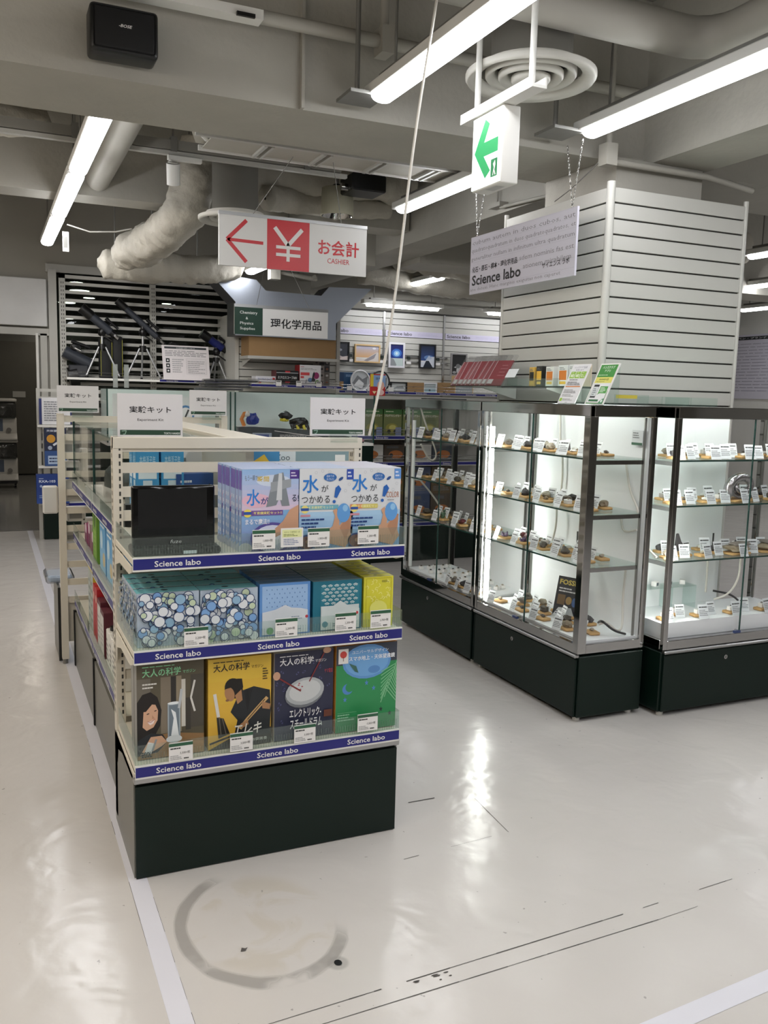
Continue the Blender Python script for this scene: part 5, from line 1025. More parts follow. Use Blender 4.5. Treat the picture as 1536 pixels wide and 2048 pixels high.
def ms2(p):
    p.r(.06, .02, .94, .97, '#3d8a3a').r(.06, .34, .94, .655, '#dcdfe0').r(.06, .52, .94, .665, '#d9d46a').t('ハンズクラブ', .5, .87, .07, '#eef3ea', .62, bold=1, al='c').t('アプリ', .5, .79, .06, '#eef3ea', .3, bold=1, al='c').g(.12, .70, .9, .73, 1, '#cfe0c4')
    p.t('ANNEX店', .5, .585, .055, '#4a5a2c', .5, bold=.5, al='c').g(.15, .54, .85, .56, 1, '#6a7440').r(.08, .04, .92, .52, '#dfe2e2').r(.14, .16, .42, .48, '#1d1f22').r(.15, .2, .41, .43, '#cfd6d6').g(.18, .22, .38, .4, 4, '#5c6a6e')
    p.r(.5, .27, .9, .44, '#4f9a45').p([(.5, .27), (.58, .27), (.46, .23)], '#4f9a45').g(.54, .29, .86, .42, 4, '#dfeadb').r(.16, .07, .66, .12, '#2c6a40').p([(.94, .02), (.94, .15), (.82, .13), (.74, .07), (.72, .02)], '#2c7a4c').r(.8, .05, .9, .12, '#cfe0d6')
member_sign(2.485, 3.445, 'white club membership sign with green price squares on the tube lit case', ms1)
member_sign(2.505, 3.262, 'green app sign with a phone picture on the tube lit case', ms2)
t = put('acrylic_tray', Mb().box(2.66, 3.31, 1.487, 2.86, 3.315, 1.535, acryl).box(2.66, 3.31, 1.487, 2.86, 3.42, 1.49, acryl), label='clear tray with a yellow label on the tube lit case', cat='tray'); put('label', Mb().rect(NEGY((2.66, 3.3095, 1.487)), .005, .03, .13, .046, P('#d3c24a')), t)
for k, x in enumerate((2.95, 3.13)): put('acrylic_tray', Mb().box(x, 3.32, 1.487, x+.17, 3.323, 1.53, edgeglass).box(x, 3.32, 1.487, x+.003, 3.5, 1.53, edgeglass).box(x, 3.32, 1.487, x+.17, 3.5, 1.49, edgeglass), label='%s low glass tray on the camera facing case' % ORD[k], cat='tray')

# glass shelf on the column with pouches and small boxes
gs = thing('column_shelf', 'glass shelf bracketed to the slat column above the cases', 'shelf', (0, 0, 0))
put('shelf_plate', Mb().box(2.66, 3.70, 1.565, 2.945, 4.95, 1.573, edgeglass), gs); put('front_guard', Mb().box(2.66, 3.75, 1.573, 2.663, 4.90, 1.612, acryl), gs)
for y in (3.95, 4.6): put('bracket', Mb().prism(Fr((0, y, 0), X, Z), [(2.945, 1.565), (2.72, 1.565), (2.72, 1.558), (2.945, 1.50)], 0, .006, whiteen), gs)
_n = Vector((.30, -.95, 0)); _v = Vector((.62, .0, .78)); _v = (_v-_n.normalized()*_v.dot(_n.normalized())); PF = Fr((-.03, .045, 0), _n, _v)
for k in range(8):
    o = put('pouch', Mb().obox(PF, 0, 0, -.004, .125, .185, .004, M('red_pouch', '#8e1f2c', .3, var=.3, scale=18)), None, (2.695+rnd.uniform(-.006, .006), 4.86-.056*k, 1.575), rnd.uniform(-.12, .12), '%s red plastic wrapped pouch from the back wall end of the column shelf' % ORD[k], 'pouch', 'red pouches on the column shelf')
    put('wrapper', Mb().obox(PF, -.004, 0, -.006, .135, .225, .007, wrapm), o)
    put('print', Mb().rect(PF, .012, .012, .05, .045, P('#d9cfd0'), .0046).rect(PF, .004, .0, .009, .185, P('#c9a3a8'), .0046).greek(PF, .06, .06, .115, .16, 4, P('#b56a72'), .0046, .25), o)  # besides the label, a pale edge streak paints on the wrap's gloss
st_ = thing('price_stand', 'clear price stand in front of the red pouches', 'price card', (2.69, 4.24, 1.575)); put('stand', Mb().box(-.01, -.06, 0, .03, .06, .004, acryl).obox(NEGX((0, .05, 0)), 0, 0, 0, .1, .05, .003, acryl), st_); put('card', Mb().obox(Fr((-.012, .06, .045), (0, -1, 0), (.5, 0, .85)), 0, 0, 0, .1, .055, .002, MATS['specimen_card']), st_)
for k, (y, w, h, c, c2) in enumerate(((4.17, .05, .105, '#caa04a', '#2b2a28'), (4.10, .055, .11, '#1f1d1b', '#d9a53a'), (4.00, .07, .105, '#d2d0cc', '#c8722c'), (3.88, .08, .11, '#d5d5d4', '#c8722c'), (3.80, .05, .112, '#cfd0d0', '#cfd0d0'), (3.735, .045, .112, '#cbb9a2', '#a0592c'))):
    carton('mineral_carton', ('tan', 'black and gold', 'white and orange, narrower,', 'white and orange, wider,', 'plain pale grey', 'cream edged brown')[k]+' little carton on the column shelf', 'box', w, .06, h, (2.80, y, 1.574), c, lambda p, c2=c2, c=c: p.r(.1, .3, .9, .75, c2).g(.12, .78, .85, .92, 2, '#6a6a6a').r(.15, .1, .85, .24, '#d9b24a' if c2 != c else c), RZL, 'little cartons on the column shelf')
put('leaflet', Mb().obox(Fr((2.52, 4.75, 1.487), X, Y), 0, 0, 0, .17, .28, .006, M('leaflet_dark', '#2b2d33', .2)).greek(Fr((2.52, 4.75, 1.487), X, Y), .02, .02, .15, .2, 5, P('#8a8c90'), .007), label='dark leaflet lying on the farthest case', cat='leaflet')

# ================================================================== TELESCOPE RACK
rk = thing('telescope_rack', 'white slatted rack with telescopes standing on its shelf', 'rack', (.72, 9.80, 0))
RW = .915
for k in range(3):
    put('post', Mb().box(RW*k, 0, 0, RW*k+.06, .05, 2.65, greyen), rk)
    h_ = Mb(); z = 1.0
    while z < 2.6:
        for q in (.018, .038): h_.add([(RW*k+q, -.001, z), (RW*k+q+.007, -.001, z), (RW*k+q+.007, -.001, z+.02), (RW*k+q, -.001, z+.02)], [(0, 1, 2, 3)], groove)
        z += .04
    put('slot', h_, rk, kind='stuff')
put('top_rail', Mb().box(0, 0, 2.615, RW*2+.06, .04, 2.65, greyen), rk)
for k in range(2):
    for j in range(14):
        z = 2.565-.085*j
        put('crossbar', Mb().box(RW*k+.06, .012, z-.016, RW*(k+1), .026, z+.016, greyen), rk)
    put('back_panel', Mb().box(RW*k+.06, .03, .05, RW*(k+1), .04, 1.30, MATS['base_side_grey']), rk)
    sh = put('shelf', Mb().box(RW*k+.03, -.36, 1.585, RW*(k+1)+.03, 0, 1.607, whiteen), rk)
    for z in (1.63, 1.66): put('wire_guard', Mb().cyl((RW*k+.04, -.355, z), (RW*(k+1)+.02, -.355, z), .003, chrome, 6), sh)
rr, lt = labo_rail(NEGY((RW+.03, -.365, 1.585)), .89, .03, (.07, .36, .66), .12, sh); [put('lettering', q, sh) for q in lt]
tubeg = M('telescope_grey', '#33373f', .35, var=.1); tubeb = M('telescope_blue', '#1c2466', .3, var=.1); tripod = M('tripod_silver', '#b4b6b8', .35, .7)
def telescope(loc, label, base_h, tube_a, tube_b, r, hood, tm, head_h, spread=.16, finder=True, diag=True):
    t = thing('telescope', label, 'telescope', loc, 0, 'telescopes on the rack')
    a, b = Vector(tube_a), Vector(tube_b); d = (b-a).normalized()
    put('optical_tube', Mb().cyl(a, b, r, tm, 20).cyl(b, b+d*.05, r*.75, black, 14), t)
    put('dew_hood', Mb().cyl(a-d*hood, a+d*.01, r*1.22, black, 20).cyl(a-d*(hood+.008), a-d*hood*.8, r*1.28, black, 20), t)
    c = a.lerp(b, .55)
    if finder:
        n = Vector((d.z, 0, -d.x)); n = n if n.z > 0 else -n
        p0 = a.lerp(b, .62)+n*(r+.035); put('finder_scope', Mb().cyl(p0, p0+d*.13, .014, black, 12).cyl(p0-d*.03, p0+d*.01, .019, black, 12).cyl(p0+d*.05-n*.04, p0+d*.05, .008, black, 8), t)
    e = b+d*.05; put('focuser', Mb().cyl(e, e+d*.05, r*.5, chrome, 14).cyl(e+Vector((0, -.04, .0)), e+Vector((0, .03, 0)), .012, chrome, 12), t)
    if diag: put('eyepiece', Mb().tube([e+d*.05, e+d*.10, e+d*.11+Vector((.03, 0, .05))], .017, black, 10).cyl(e+d*.11+Vector((.03, 0, .05)), e+d*.12+Vector((.10, 0, .03)), .015, black, 10), t)
    put('mount', Mb().rock((c.x, 0, head_h+.02), (.04, .035, .05), 3, black, 2, .2).cyl((c.x, 0, head_h+.02), c, .022, black, 10).cyl((c.x, 0, head_h), (c.x+.1, -.02, head_h-.07), .008, black, 8), t)
    put('column', Mb().cyl((c.x, 0, base_h), (c.x, 0, head_h), .012, tripod, 10), t)
    put('tripod_hub', Mb().cyl((c.x, 0, base_h-.03), (c.x, 0, base_h+.02), .036, black, 14), t)
    for x, y in ((-spread, -.03), (spread, -.05), (.0, .10)):
        put('leg', Mb().cyl((c.x+x*.2, y*.3, base_h-.01), (c.x+x, y, .02), .010, tripod, 10).cyl((c.x+x, y, .0), (c.x+x, y, .02), .013, rubber if False else black, 8), t)
telescope((1.07, 9.62, 1.607), 'short fat dark grey telescope on a silver tripod at the rack post end', .33, (-.06, 0, .63), (.13, 0, .475), .043, .115, tubeg, .45, .165, diag=False)
telescope((1.47, 9.62, 1.607), 'long slim dark grey telescope on a silver tripod in the middle of the rack', .33, (-.12, 0, .73), (.20, 0, .45), .031, .10, tubeg, .47, .175)
telescope((2.27, 9.60, 1.607), 'small blue telescope on a short silver tripod beside the cardboard box', .24, (-.05, 0, .46), (.10, 0, .36), .042, .09, tubeb, .30, .10)
t = thing('telescope', 'stubby grey reflector telescope on a low swivel base at the end of the rack', 'telescope', (.88, 9.71, 1.607), 0, 'telescopes on the rack')
put('optical_tube', Mb().cyl((-.13, 0, .265), (.13, 0, .135), .062, tubeg, 22), t); put('swivel_base', Mb().bev(-.09, -.07, 0, .10, .07, .13, M('base_grey', '#2b2d33', .5), .01).cyl((-.09, 0, 0), (.0, 0, .02), .1, black, 16), t)
put('focuser', Mb().rock((-.02, -.03, .31), (.05, .03, .045), 6, black, 2, .5).cyl((-.03, -.05, .30), (.03, -.06, .27), .015, chrome, 10), t); put('finder_scope', Mb().cyl((-.06, -.02, .37), (.12, -.02, .31), .018, black, 10), t)
t = thing('carrying_case', 'black soft telescope case with yellow piping standing on the rack', 'bag', (1.22, 9.70, 1.607))
put('body', Mb().bev(-.13, -.05, 0, .0, .06, .42, M('bag_black', '#101113', .7), .02, 2).bev(.0, -.055, 0, .11, .06, .44, MATS['bag_black'], .025, 2), t)
for x in (-.115, -.005, .10): put('piping', Mb().cyl((x, -.056, .02), (x, -.056, .40), .003, M('yellow_piping', '#9c9a3f', .5), 6), t)
t = put('info_panel', Mb().obox(Fr((1.70, 9.40, 1.612), X, (-.03, .12, .99)), 0, 0, -.005, .49, .36, 0, P('#dcd6d8')), label='white printed information board leaning on the telescope rack', cat='sign')
p = Pr(Fr((1.70, 9.40, 1.612), X, (-.03, .12, .99)), .49, .36, .0002); p.r(.05, .90, .95, .96, '#2b3034').t('天体望遠鏡の倍率による見え方', .5, .91, .035, '#d9dcdc', .4, al='c').g(.06, .68, .95, .86, 4, '#8a8a8c', 4)
for k in range(3): p.r(.07, .5-.15*k, .15, .62-.15*k, '#1a1b20').e(.11, .56-.15*k, .018, .018, '#e6e6e6')
p.g(.2, .2, .45, .62, 7, '#a2a2a4', 6); p.l([(.5, .18), (.5, .62), (.93, .62), (.93, .18), (.5, .18)], .003, '#9a9a9c')
for k in range(7): p.l([(.5, .24+.055*k), (.93, .24+.055*k)], .002, '#b5b5b7').g(.53, .2+.055*k, .9, .23+.055*k, 1, '#8a8a8c', k)
put('print', p.mb, t)
put('spare_bag', Mb().rock((2.50, 9.6, 1.70), (.05, .04, .09), 4, black, 2, .4), label='small black pouch hanging beside the blue telescope tripod', cat='pouch')

# ================================================================== PILLAR UNIT WITH MICROSCOPE BOXES
pu = thing('pillar_unit', 'slat panel pillar with a microscope shelf under the department sign', 'column', (2.42, 9.2, 0))
put('backing', Mb().box(.01, .01, 0, 1.14, .72, 2.3, groove), pu)
for k in range(13):
    put('slat', Mb().bev(0, -.005, 1.20+.078*k, 1.13, .012, 1.20+.078*k+.070, slatm, .0015), pu)
put('end_post', Mb().box(1.12, -.02, 0, 1.16, .74, 2.32, slatm), pu); put('end_post', Mb().box(-.02, -.02, 0, .02, .74, 2.32, slatm), pu)
put('lower_panel', Mb().box(0, -.005, 0, 1.13, .012, 1.18, slatm), pu)
put('box_shelf', Mb().box(.03, -.34, 1.845, 1.02, -.005, 1.875, greyen).prism(Fr((.06, -.34, 0), Y, Z), [(0, 1.845), (.33, 1.845), (.33, 1.77)], 0, .006, greyen), pu)
sh = put('shelf', Mb().box(.02, -.38, 1.565, 1.06, -.005, 1.585, greyen), pu); rr, lt = labo_rail(NEGY((.02, -.385, 1.560)), 1.02, .03, (.3, .6, .85), .12, sh); [put('lettering', q, sh) for q in lt]
put('wire_guard', Mb().cyl((.02, -.382, 1.61), (1.04, -.382, 1.61), .003, chrome, 6), sh); put('wire_guard', Mb().cyl((.02, -.382, 1.635), (1.04, -.382, 1.635), .003, chrome, 6), sh)
carton('cardboard_box', 'long plain brown cardboard box on the shelf under the department sign', 'box', .95, .30, .205, (2.94, 9.03, 1.876), card_b, lambda p: p.r(0, .48, 1, .482, '#8a6d46'))
mb1 = lambda p: p.r(0, 0, 1, 1, '#d3d3d8').t('マイクロスコープ', .45, .5, .3, '#27408f', .7, bold=2, al='c').r(.84, .55, .97, .85, '#b0393c').r(0, 0, .9, .3, '#c9c6b4').e(.2, .25, .08, .04, '#b03a44')
mb2 = lambda p: p.r(0, 0, 1, 1, '#17181b').r(0, .82, 1, .86, '#b9bbbd').t('ミクロスコープ600', .5, .42, .2, '#dcdcdc', .85, bold=1, al='c').r(.4, .86, .62, .97, '#b8323a').r(.4, .14, .62, .24, '#b8323a').g(.1, .06, .9, .12, 1, '#8a8c8e')
mb3 = lambda p: p.r(0, 0, 1, 1, '#d6d5d8').r(.02, .02, .14, .98, '#d6d5d8').g(.05, .88, .3, .93, 1, '#b03030').g(.05, .76, .95, .86, 2, '#8a8a8c').r(.04, .5, .46, .64, '#c8474b').r(.04, .36, .2, .46, '#c8474b').e(.78, .5, .14, .15, '#8f2f63').e(.83, .18, .1, .1, '#6f9a52').e(.5, .28, .12, .1, '#5f7fa8').p([(.55, .2), (.62, .6), (.68, .7), (.72, .55), (.66, .4), (.75, .3), (.7, .2)], '#26282c').l([(.28, .1), (.32, .3)], .03, '#55585c')
carton('microscope_box', 'flat white microscope box with blue letters on the pillar shelf', 'box', .21, .16, .085, (2.64, 8.94, 1.586), '#cfcfd4', mb1); carton('microscope_box', 'black and dark red microscope box with white letters on the pillar shelf', 'box', .24, .18, .15, (2.87, 8.94, 1.586), '#5a1f26', mb2)
carton('microscope_box', 'red and white box with a microscope picture on the pillar shelf', 'box', .235, .16, .215, (3.125, 8.94, 1.586), '#a52a30', mb3)
t = put('photo_sheet', Mb().obox(NEGY((3.24, 9.10, 1.59)), 0, 0, 0, .19, .29, .004, P('#8c8a88')), label='grey sheet of specimen photographs beside the microscope boxes', cat='poster'); p = Pr(NEGY((3.24, 9.095, 1.59)), .19, .29, .0002)
for i in range(3):
    for j in range(4): p.r(.04+.32*i, .04+.24*j, .34+.32*i, .26+.24*j, rnd.choice(['#5a5856', '#3c3b3d', '#a29d98', '#77706a', '#b5aca4'])).e(.19+.32*i, .15+.24*j, .08, .06, rnd.choice(['#d0ccc8', '#2a2a2c', '#8f5a44']))
put('print', p.mb, t)
for k, x in enumerate((2.73, 2.95, 3.17)): put('price_card', Mb().obox(NEGY((x, 8.80, 1.575)), 0, 0, 0, .06, .055, .002, white).rect(NEGY((x, 8.80, 1.575)), .005, .04, .05, .05, P('#55585a'), .003), label='white price card hooked under the %s microscope box' % ('flat white', 'black', 'red and white')[k], cat='price card')
# silver winged fascia around the pillar head
XS = [(2.05, 2.665), (2.53, 2.63), (2.63, 2.53), (3.23, 2.52), (3.315, 2.615), (3.80, 2.63), (3.40, 2.245), (3.40, 2.07), (2.315, 2.07), (2.315, 2.40)]
fx_ = thing('fascia', 'silver winged metal fascia around the pillar head behind the department sign', 'fascia', (0, 8.86, 0))
put('face_sheet', Mb().prism(Fr((0, 0, 0), X, Z), XS, 0, .012, alusheet), fx_)
sd = Mb()
for (a, b), (c, d_) in zip(XS, XS[1:]+XS[:1]): sd.add([(a, 0, b), (c, 0, d_), (c, .32, d_), (a, .32, b)], [(0, 1, 2, 3)], M('fascia_return', '#5d5e62', .4, .6))
put('return', sd, fx_)

# ================================================================== FAR SLAT WALL WITH PICTURES
sw = thing('slat_wall', 'pale grooved slat wall with framed pictures at the back', 'wall panel', (0, 10.78, 0))
put('backing', Mb().box(3.55, .03, 0, 7.6, .06, 2.62, groove), sw)
bays = [(3.60, 4.805), (4.83, 5.70), (5.725, 6.59), (6.615, 7.5)]
for (a, c) in bays:
    me = None
    for k in range(18):
        z = 2.60-.079*(k+1)
        if me is None: me = Mb().bev(a, 0, 0, c, .03, .0725, slatm, .001).mesh('slat')
        put('slat', me, sw, (0, 0, z))
    put('lower_panel', Mb().box(a, .002, 0, c, .03, 1.17, slatm), sw)
for x in (4.805, 5.70, 6.59): put('post', Mb().box(x, -.012, 0, x+.025, .03, 2.6, alu), sw)
for k, (a, c, u) in enumerate(((3.70, 4.79, .25), (4.845, 5.69, .02), (5.735, 6.58, .02))):
    t = put('header_strip', Mb().obox(NEGY((a, 10.775, 2.285)), 0, 0, 0, c-a, .078, .006, M('lilac_strip', '#cfcbe0', .4)), label='pale lilac strip lettered Science labo over the %s' % ('two landscape pictures', 'white framed portrait picture', 'grey framed penguin picture')[k], cat='sign', group='lilac header strips')
    put('lettering', Mb().txt(NEGY((a, 10.768, 2.285)), 'Science labo', u, .02, .042, P('#2c2c33'), .36, n=.002, bold=.4).greek(NEGY((a, 10.768, 2.285)), u+.45, .02, c-a, .06, 3, P('#b5b0cc'), .002, .2), t)
wsh = thing('wall_shelf', 'long navy edged shelf along the slat wall under the pictures', 'shelf', (3.60, 10.45, 0)); put('plate', Mb().box(0, 0, 1.53, 3.6, .32, 1.55, greyen), wsh)
rr, lt = labo_rail(NEGY((0, -.005, 1.525)), 3.6, .035, (.55, .85, 1.15, 1.55, 1.9, 2.3, 2.6), .16, wsh); [put('lettering', q, wsh) for q in lt]
for z in (1.59, 1.63): put('wire_guard', Mb().cyl((0, -.003, z), (3.6, -.003, z), .003, chrome, 6), wsh)
def frame(label, x, z, w, h, col, fn, y=10.74, fw=.018, rail=True):
    t = thing('framed_picture', label, 'picture', (x, y, z), 0, 'framed sand pictures')
    fm = P(col, .4) if isinstance(col, str) else col
    for (a, b, c, d) in ((0, 0, w, fw), (0, h-fw, w, h), (0, fw, fw, h-fw), (w-fw, fw, w, h-fw)): put('frame_bar', Mb().box(a, -.015, b, c, .015, d, fm), t)
    p = Pr(NEGY((fw, -.002, fw)), w-2*fw, h-2*fw, .0003); p.mb.obox(p.f, 0, 0, -.008, w-2*fw, h-2*fw, 0, MATS['white_enamel']); fn(p); put('picture', p.mb, t)
frame('black framed grey moonlit picture beside the pillar', 4.03, 1.93, .285, .25, '#141416', lambda p: p.grad(0, 0, 1, 1, '#3a3c46', '#2d3038').p([(0, 0), (0, .5), (.3, .38), (.7, .2), (1, .1), (1, 0)], '#b9aaa8').p([(.4, 0), (.7, .2), (1, .25), (1, 0)], '#d0c2be').e(.45, .6, .22, .08, '#9a9ca6').e(.45, .6, .1, .06, '#e8e8ee'))
frame('light wood framed orange landscape picture', 4.39, 1.925, .36, .235, '#cfae7c', lambda p: p.grad(0, .25, 1, .8, '#d6a878', '#bcb0b4').r(0, .8, 1, 1, '#b3b0be').p([(0, 0), (0, .2), (.4, .12), (.9, .6), (1, .6), (1, 0)], '#cfc9c6').p([(.35, .05), (.9, .55), (.8, .2), (.5, 0)], '#8e8a90').e(.8, .85, .08, .04, '#dcdce2'))
frame('white framed tall blue starburst picture', 4.875, 1.875, .235, .33, '#dedde2', lambda p: p.grad(0, .35, 1, 1, '#1d3a8c', '#1a1e5a').e(.5, .6, .4, .3, '#3a6ec0').e(.5, .58, .24, .2, '#8fc0ea').e(.5, .58, .1, .1, '#d9ecf6').r(0, 0, 1, .36, '#bccac8').p([(0, 0), (0, .4), (.3, .3), (.5, .05), (.45, 0)], '#8a8f92'), fw=.025)
frame('black framed tall dark blue iceberg picture', 5.33, 1.88, .245, .325, '#15161a', lambda p: p.grad(0, .3, 1, 1, '#2c4a86', '#1b2338').e(.6, .45, .35, .14, '#5f80b4').p([(.0, 0), (0, .25), (.35, .3), (.5, .45), (1, .5), (1, 0)], '#c9ced8').p([(.2, 0), (.4, .3), (.6, .3), (.9, .0)], '#16202f').p([(.35, .3), (.6, .55), (.85, .4)], '#a9b6cc'))
frame('grey framed black picture of a penguin', 5.79, 1.80, .25, .30, '#8d8b8c', lambda p: p.r(0, 0, 1, 1, '#16171a').e(.6, .22, .26, .3, '#b5b7ba').e(.45, .42, .16, .14, '#6c6d70').p([(.3, .4), (.15, .36), (.32, .32)], '#c9c9cb').e(.2, .1, .14, .08, '#8f9194'), 10.70)
rail_ = put('hook_rail', Mb().box(4.32, 10.76, 2.02, 5.77, 10.775, 2.04, alu).box(4.32, 10.76, 1.95, 5.77, 10.775, 1.97, alu), label='aluminium hook rails between the framed pictures', cat='rail')
for k, x in enumerate((4.34, 4.79, 5.18, 5.62, 5.99)): put('hook_tag', Mb().box(x-.02, 10.745, 1.99, x+.02, 10.758, 2.03, P('#1f2a28')).box(x-.04, 10.74, 1.93, x+.03, 10.745, 1.965, white), label='tiny black and white tag on the hook rail, %s from the pillar' % ORD[k], cat='tag', group='hook rail tags')
for k, (x, col, nm) in enumerate(((4.40, '#d8d8da', 'white'), (4.68, '#151517', 'black'))):
    t = thing('round_picture', '%s ringed round sand picture standing on the wall shelf' % nm, 'picture', (x, 10.55, 1.55), 0, 'round sand pictures')
    put('ring', Mb().tube([(.13*math.cos(a), 0, .135+.13*math.sin(a)) for a in [i*math.pi/16 for i in range(32)]], .011, P(col, .3), 8, closed=True), t)
    pl_ = Mb(); f_ = NEGY((0, 0, .135)); pl_.ell(f_, 0, 0, .12, .12, P('#b5b8bb'), .001, 28).poly(f_, [(-.11, -.03), (-.04, .07), (.03, .02), (.1, .06), (.09, -.06), (0, -.11)], P('#77797d'), .002).poly(f_, [(-.09, -.06), (-.02, .02), (.05, -.03), (.03, -.1)], P('#d9dadc'), .003); put('picture', pl_, t); put('foot', Mb().bev(-.08, -.03, 0, .08, .03, .02, P(col, .3), .004), t)
blb = lambda p: p.r(0, 0, 1, 1, '#2a4a6c').r(.0, 0, .2, 1, '#203a5c').t('Deep Sea', .1, .1, .05, '#7fa0c8', .6).g(.3, .75, .9, .88, 2, '#8fa8c4')
for k, x in enumerate((4.30, 4.62)): carton('picture_box', 'dark blue picture box behind the %s ringed round picture' % ('white', 'black')[k], 'box', .29, .05, .24, (x, 10.68, 1.551), '#2a4a6c', blb, 0, 'blue picture boxes')
frame('small black framed glass picture on the wall shelf', 4.83, 1.552, .24, .135, '#151517', lambda p: p.r(0, 0, 1, 1, '#c5c9ca').p([(.1, .3), (.4, .6), (.8, .7), (.9, .3)], '#8c9092').r(.3, .05, .9, .3, '#dfe1e2'), 10.56)
carton('picture_box', 'brown kraft box beside the small black frame', 'box', .24, .06, .135, (5.19, 10.56, 1.551), card_b, lambda p: p.e(.35, .55, .06, .06, '#7a5c38').r(.4, .02, .5, .16, '#26302c'))
frame('small white framed picture between two kraft boxes', 5.31, 1.552, .205, .14, '#d9dadc', lambda p: p.r(0, 0, 1, 1, '#b9c6cc').l([(.1, .8), (.9, .85)], .03, '#e9eced').r(.0, .0, 1, .3, '#8fb0bd').r(.4, .1, .56, .3, '#26302c'), 10.56)
carton('picture_box', 'brown kraft box with a fish stamp beside the penguin picture', 'box', .25, .06, .145, (5.65, 10.56, 1.551), card_b, lambda p: p.l([(.2, .8), (.5, .5), (.4, .2), (.8, .4)], .02, '#6c5234').r(.3, .02, .4, .16, '#26302c'))
carton('picture_box', 'pale wood edged box under the penguin picture', 'box', .30, .08, .245, (5.93, 10.6, 1.551), '#bf9f72', lambda p: p.r(.08, .05, .95, .95, '#8f9698'))
carton('picture_box', 'small kraft box behind the white ringed picture', 'box', .14, .05, .12, (4.11, 10.6, 1.551), card_b)
for k, x in enumerate((4.17, 4.45, 4.75)):
    put('price_card', Mb().obox(NEGY((x, 10.43, 1.56)), 0, 0, 0, .07, .055, .002, white), label='white price card clipped to the wall shelf, %s from the pillar' % ORD[k], cat='price card', group='price cards on the wall shelf')

# ================================================================== DOOR-SIDE RACK, CAPSULE MACHINES, RIGHT BOARD
dr = thing('door_rack', 'narrow white end rack of telescope boxes beside the doorway', 'display shelf', (.45, 9.28, 0))
put('post', Mb().box(0, 0, 0, .035, .04, 1.49, greyen), dr); put('post', Mb().box(.78, 0, 0, .815, .04, 1.49, greyen), dr)
for z in (1.455, 1.38, 1.05, .95, .87, .70): put('crossbar', Mb().box(.035, .01, z, .78, .025, z+.03, greyen), dr)
for z in (1.135, .735, .37): put('shelf', Mb().box(.0, -.10, z-.02, .80, .0, z, whiteen), dr)
put('base', Mb().box(.04, -.06, .005, .80, .02, .315, dgreen), dr); sh = put('rail_holder', Mb().box(.05, -.11, .33, .8, -.1, .37, whiteen), dr); rr, lt = labo_rail(NEGY((.05, -.112, .335)), .75, .035, (.08, .4), .14, sh); [put('lettering', q, sh) for q in lt]
t = put('info_panel', Mb().obox(NEGY((.495, 9.22, 1.14)), 0, 0, 0, .26, .26, .004, P('#d3d3d6')).obox(NEGY((.47, 9.235, 1.14)), 0, 0, 0, .3, .25, .002, P('#27316a')), label='white printed panel over a navy backing on the door rack', cat='sign'); put('print', Mb().greek(NEGY((.495, 9.215, 1.14)), .02, .03, .24, .23, 9, P('#7c7e84'), .002), t)
tb = lambda p: p.r(0, 0, 1, 1, '#1b2440').r(0, 0, 1, .4, '#2f4f86').t('天体望遠鏡', .1, .9, .06, '#d0d6e2', .8, bold=1).e(.3, .72, .2, .2, '#c8902f').e(.25, .48, .1, .1, '#9aa4b8').l([(.4, .55), (.9, .72)], .1, '#d0d4dc').r(.15, .05, .95, .27, '#a9bcd6').g(.2, .08, .9, .24, 2, '#26345c')
carton('telescope_box', 'tall dark blue telescope box on the middle shelf of the door rack', 'box', .2, .08, .37, (.61, 9.215, .736), '#1b2440', tb)
rx = lambda p: p.r(0, 0, 1, 1, '#1f3a80').grad(0, 0, 1, .4, '#274a96', '#1f3a80', 4).t('RXA-103', .08, .72, .09, '#c9d2e4', .5, bold=1.5).g(.08, .84, .3, .88, 1, '#c9d2e4').e(.14, .6, .04, .04, '#9fb0d0').l([(.4, .52), (.8, .46)], .1, '#162450').g(.08, .18, .9, .3, 2, '#8fa4cc')
carton('telescope_box', 'navy box lettered RXA-103 on the lowest shelf of the door rack', 'box', .30, .1, .285, (.575, 9.18, .372), '#1f3a80', rx)
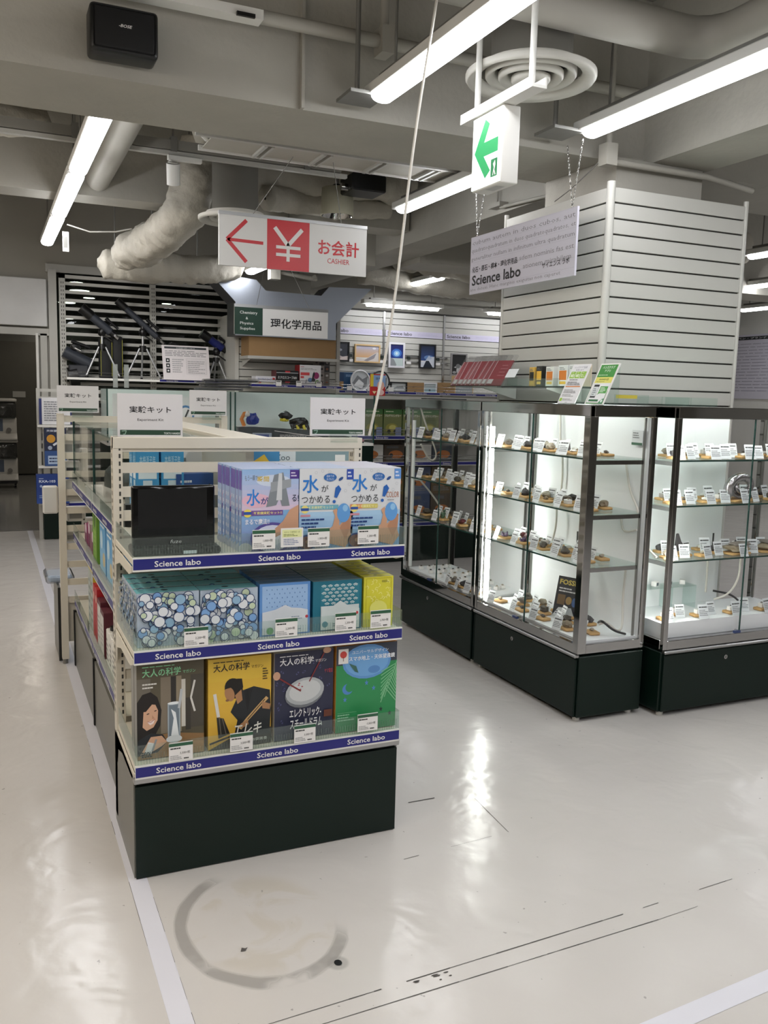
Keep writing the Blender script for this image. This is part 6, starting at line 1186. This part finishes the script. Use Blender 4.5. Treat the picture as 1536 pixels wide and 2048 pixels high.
cap = M('machine_white', '#b0aea8', .4); dome = glass('capsule_window', '#9aa0a0', 1.0, .25, '#6f6f6c')
def capsule(x, y, lab):
    t = thing('capsule_machine', lab, 'vending machine', (x, y, 0), 0, 'capsule machines')
    for k in range(2):
        z = .12+.60*k
        put('body', Mb().bev(-.16, -.14, z, .16, .2, z+.32, cap, .015, 2), t); put('window', Mb().bev(-.155, -.2, z+.31, .155, .2, z+.56, dome, .04, 2), t)
        put('capsules', Mb().rock((0, -.02, z+.40), (.11, .12, .09), k+3, M('capsule_mix', '#4c4a46', .4, var=.6, scale=30), 2, .4), t)
        put('roof', Mb().bev(-.165, -.22, z+.555, .165, .21, z+.6, cap, .012, 2), t); put('tray', Mb().prism(Fr((-.16, 0, 0), Y, Z), [(-.25, z), (.0, z), (.0, z+.09), (-.14, z+.09), (-.25, z+.02)], 0, .32, cap), t)
        kn = put('knob', Mb().cyl((.05, -.14, z+.14), (.05, -.165, z+.14), .035, M('knob_grey', '#6c6a66', .4), 18), t); put('price_sheet', Mb().rect(NEGY((-.15, -.141, z)), .0, .12, .12, .3, P('#4a5568')), t)
    put('base', Mb().box(-.15, -.12, .06, .15, .18, .12, black), t)
    for q in (-.12, .12): put('caster', Mb().cyl((q-.015, -.08, .03), (q+.015, -.08, .03), .03, black, 12), t)
capsule(.25, 14.3, 'white two tier capsule machine at the end of the row through the doorway'); capsule(-.09, 14.3, 'white two tier capsule machine half cut by the edge through the doorway')
put('planner_board', Mb().obox(Fr((10.78, 10.6, 1.60), (0, -1, 0), Z), 0, 0, 0, 1.9, .98, .012, P('#cfccd8')).rect(Fr((10.765, 10.6, 1.60), (0, -1, 0), Z), .02, .90, 1.88, .95, P('#26282c'), .002).greek(Fr((10.765, 10.6, 1.6), (0, -1, 0), Z), .05, .1, 1.5, .86, 16, P('#a3a0ae'), .002, .2).txt(Fr((10.765, 10.6, 1.6), (0, -1, 0), Z), 'ペン・プランナーの種類', .1, .91, .03, P('#d5d5d8'), .9, n=.004, bold=1), label='white printed planner board on the far wall past the slat column', cat='sign')
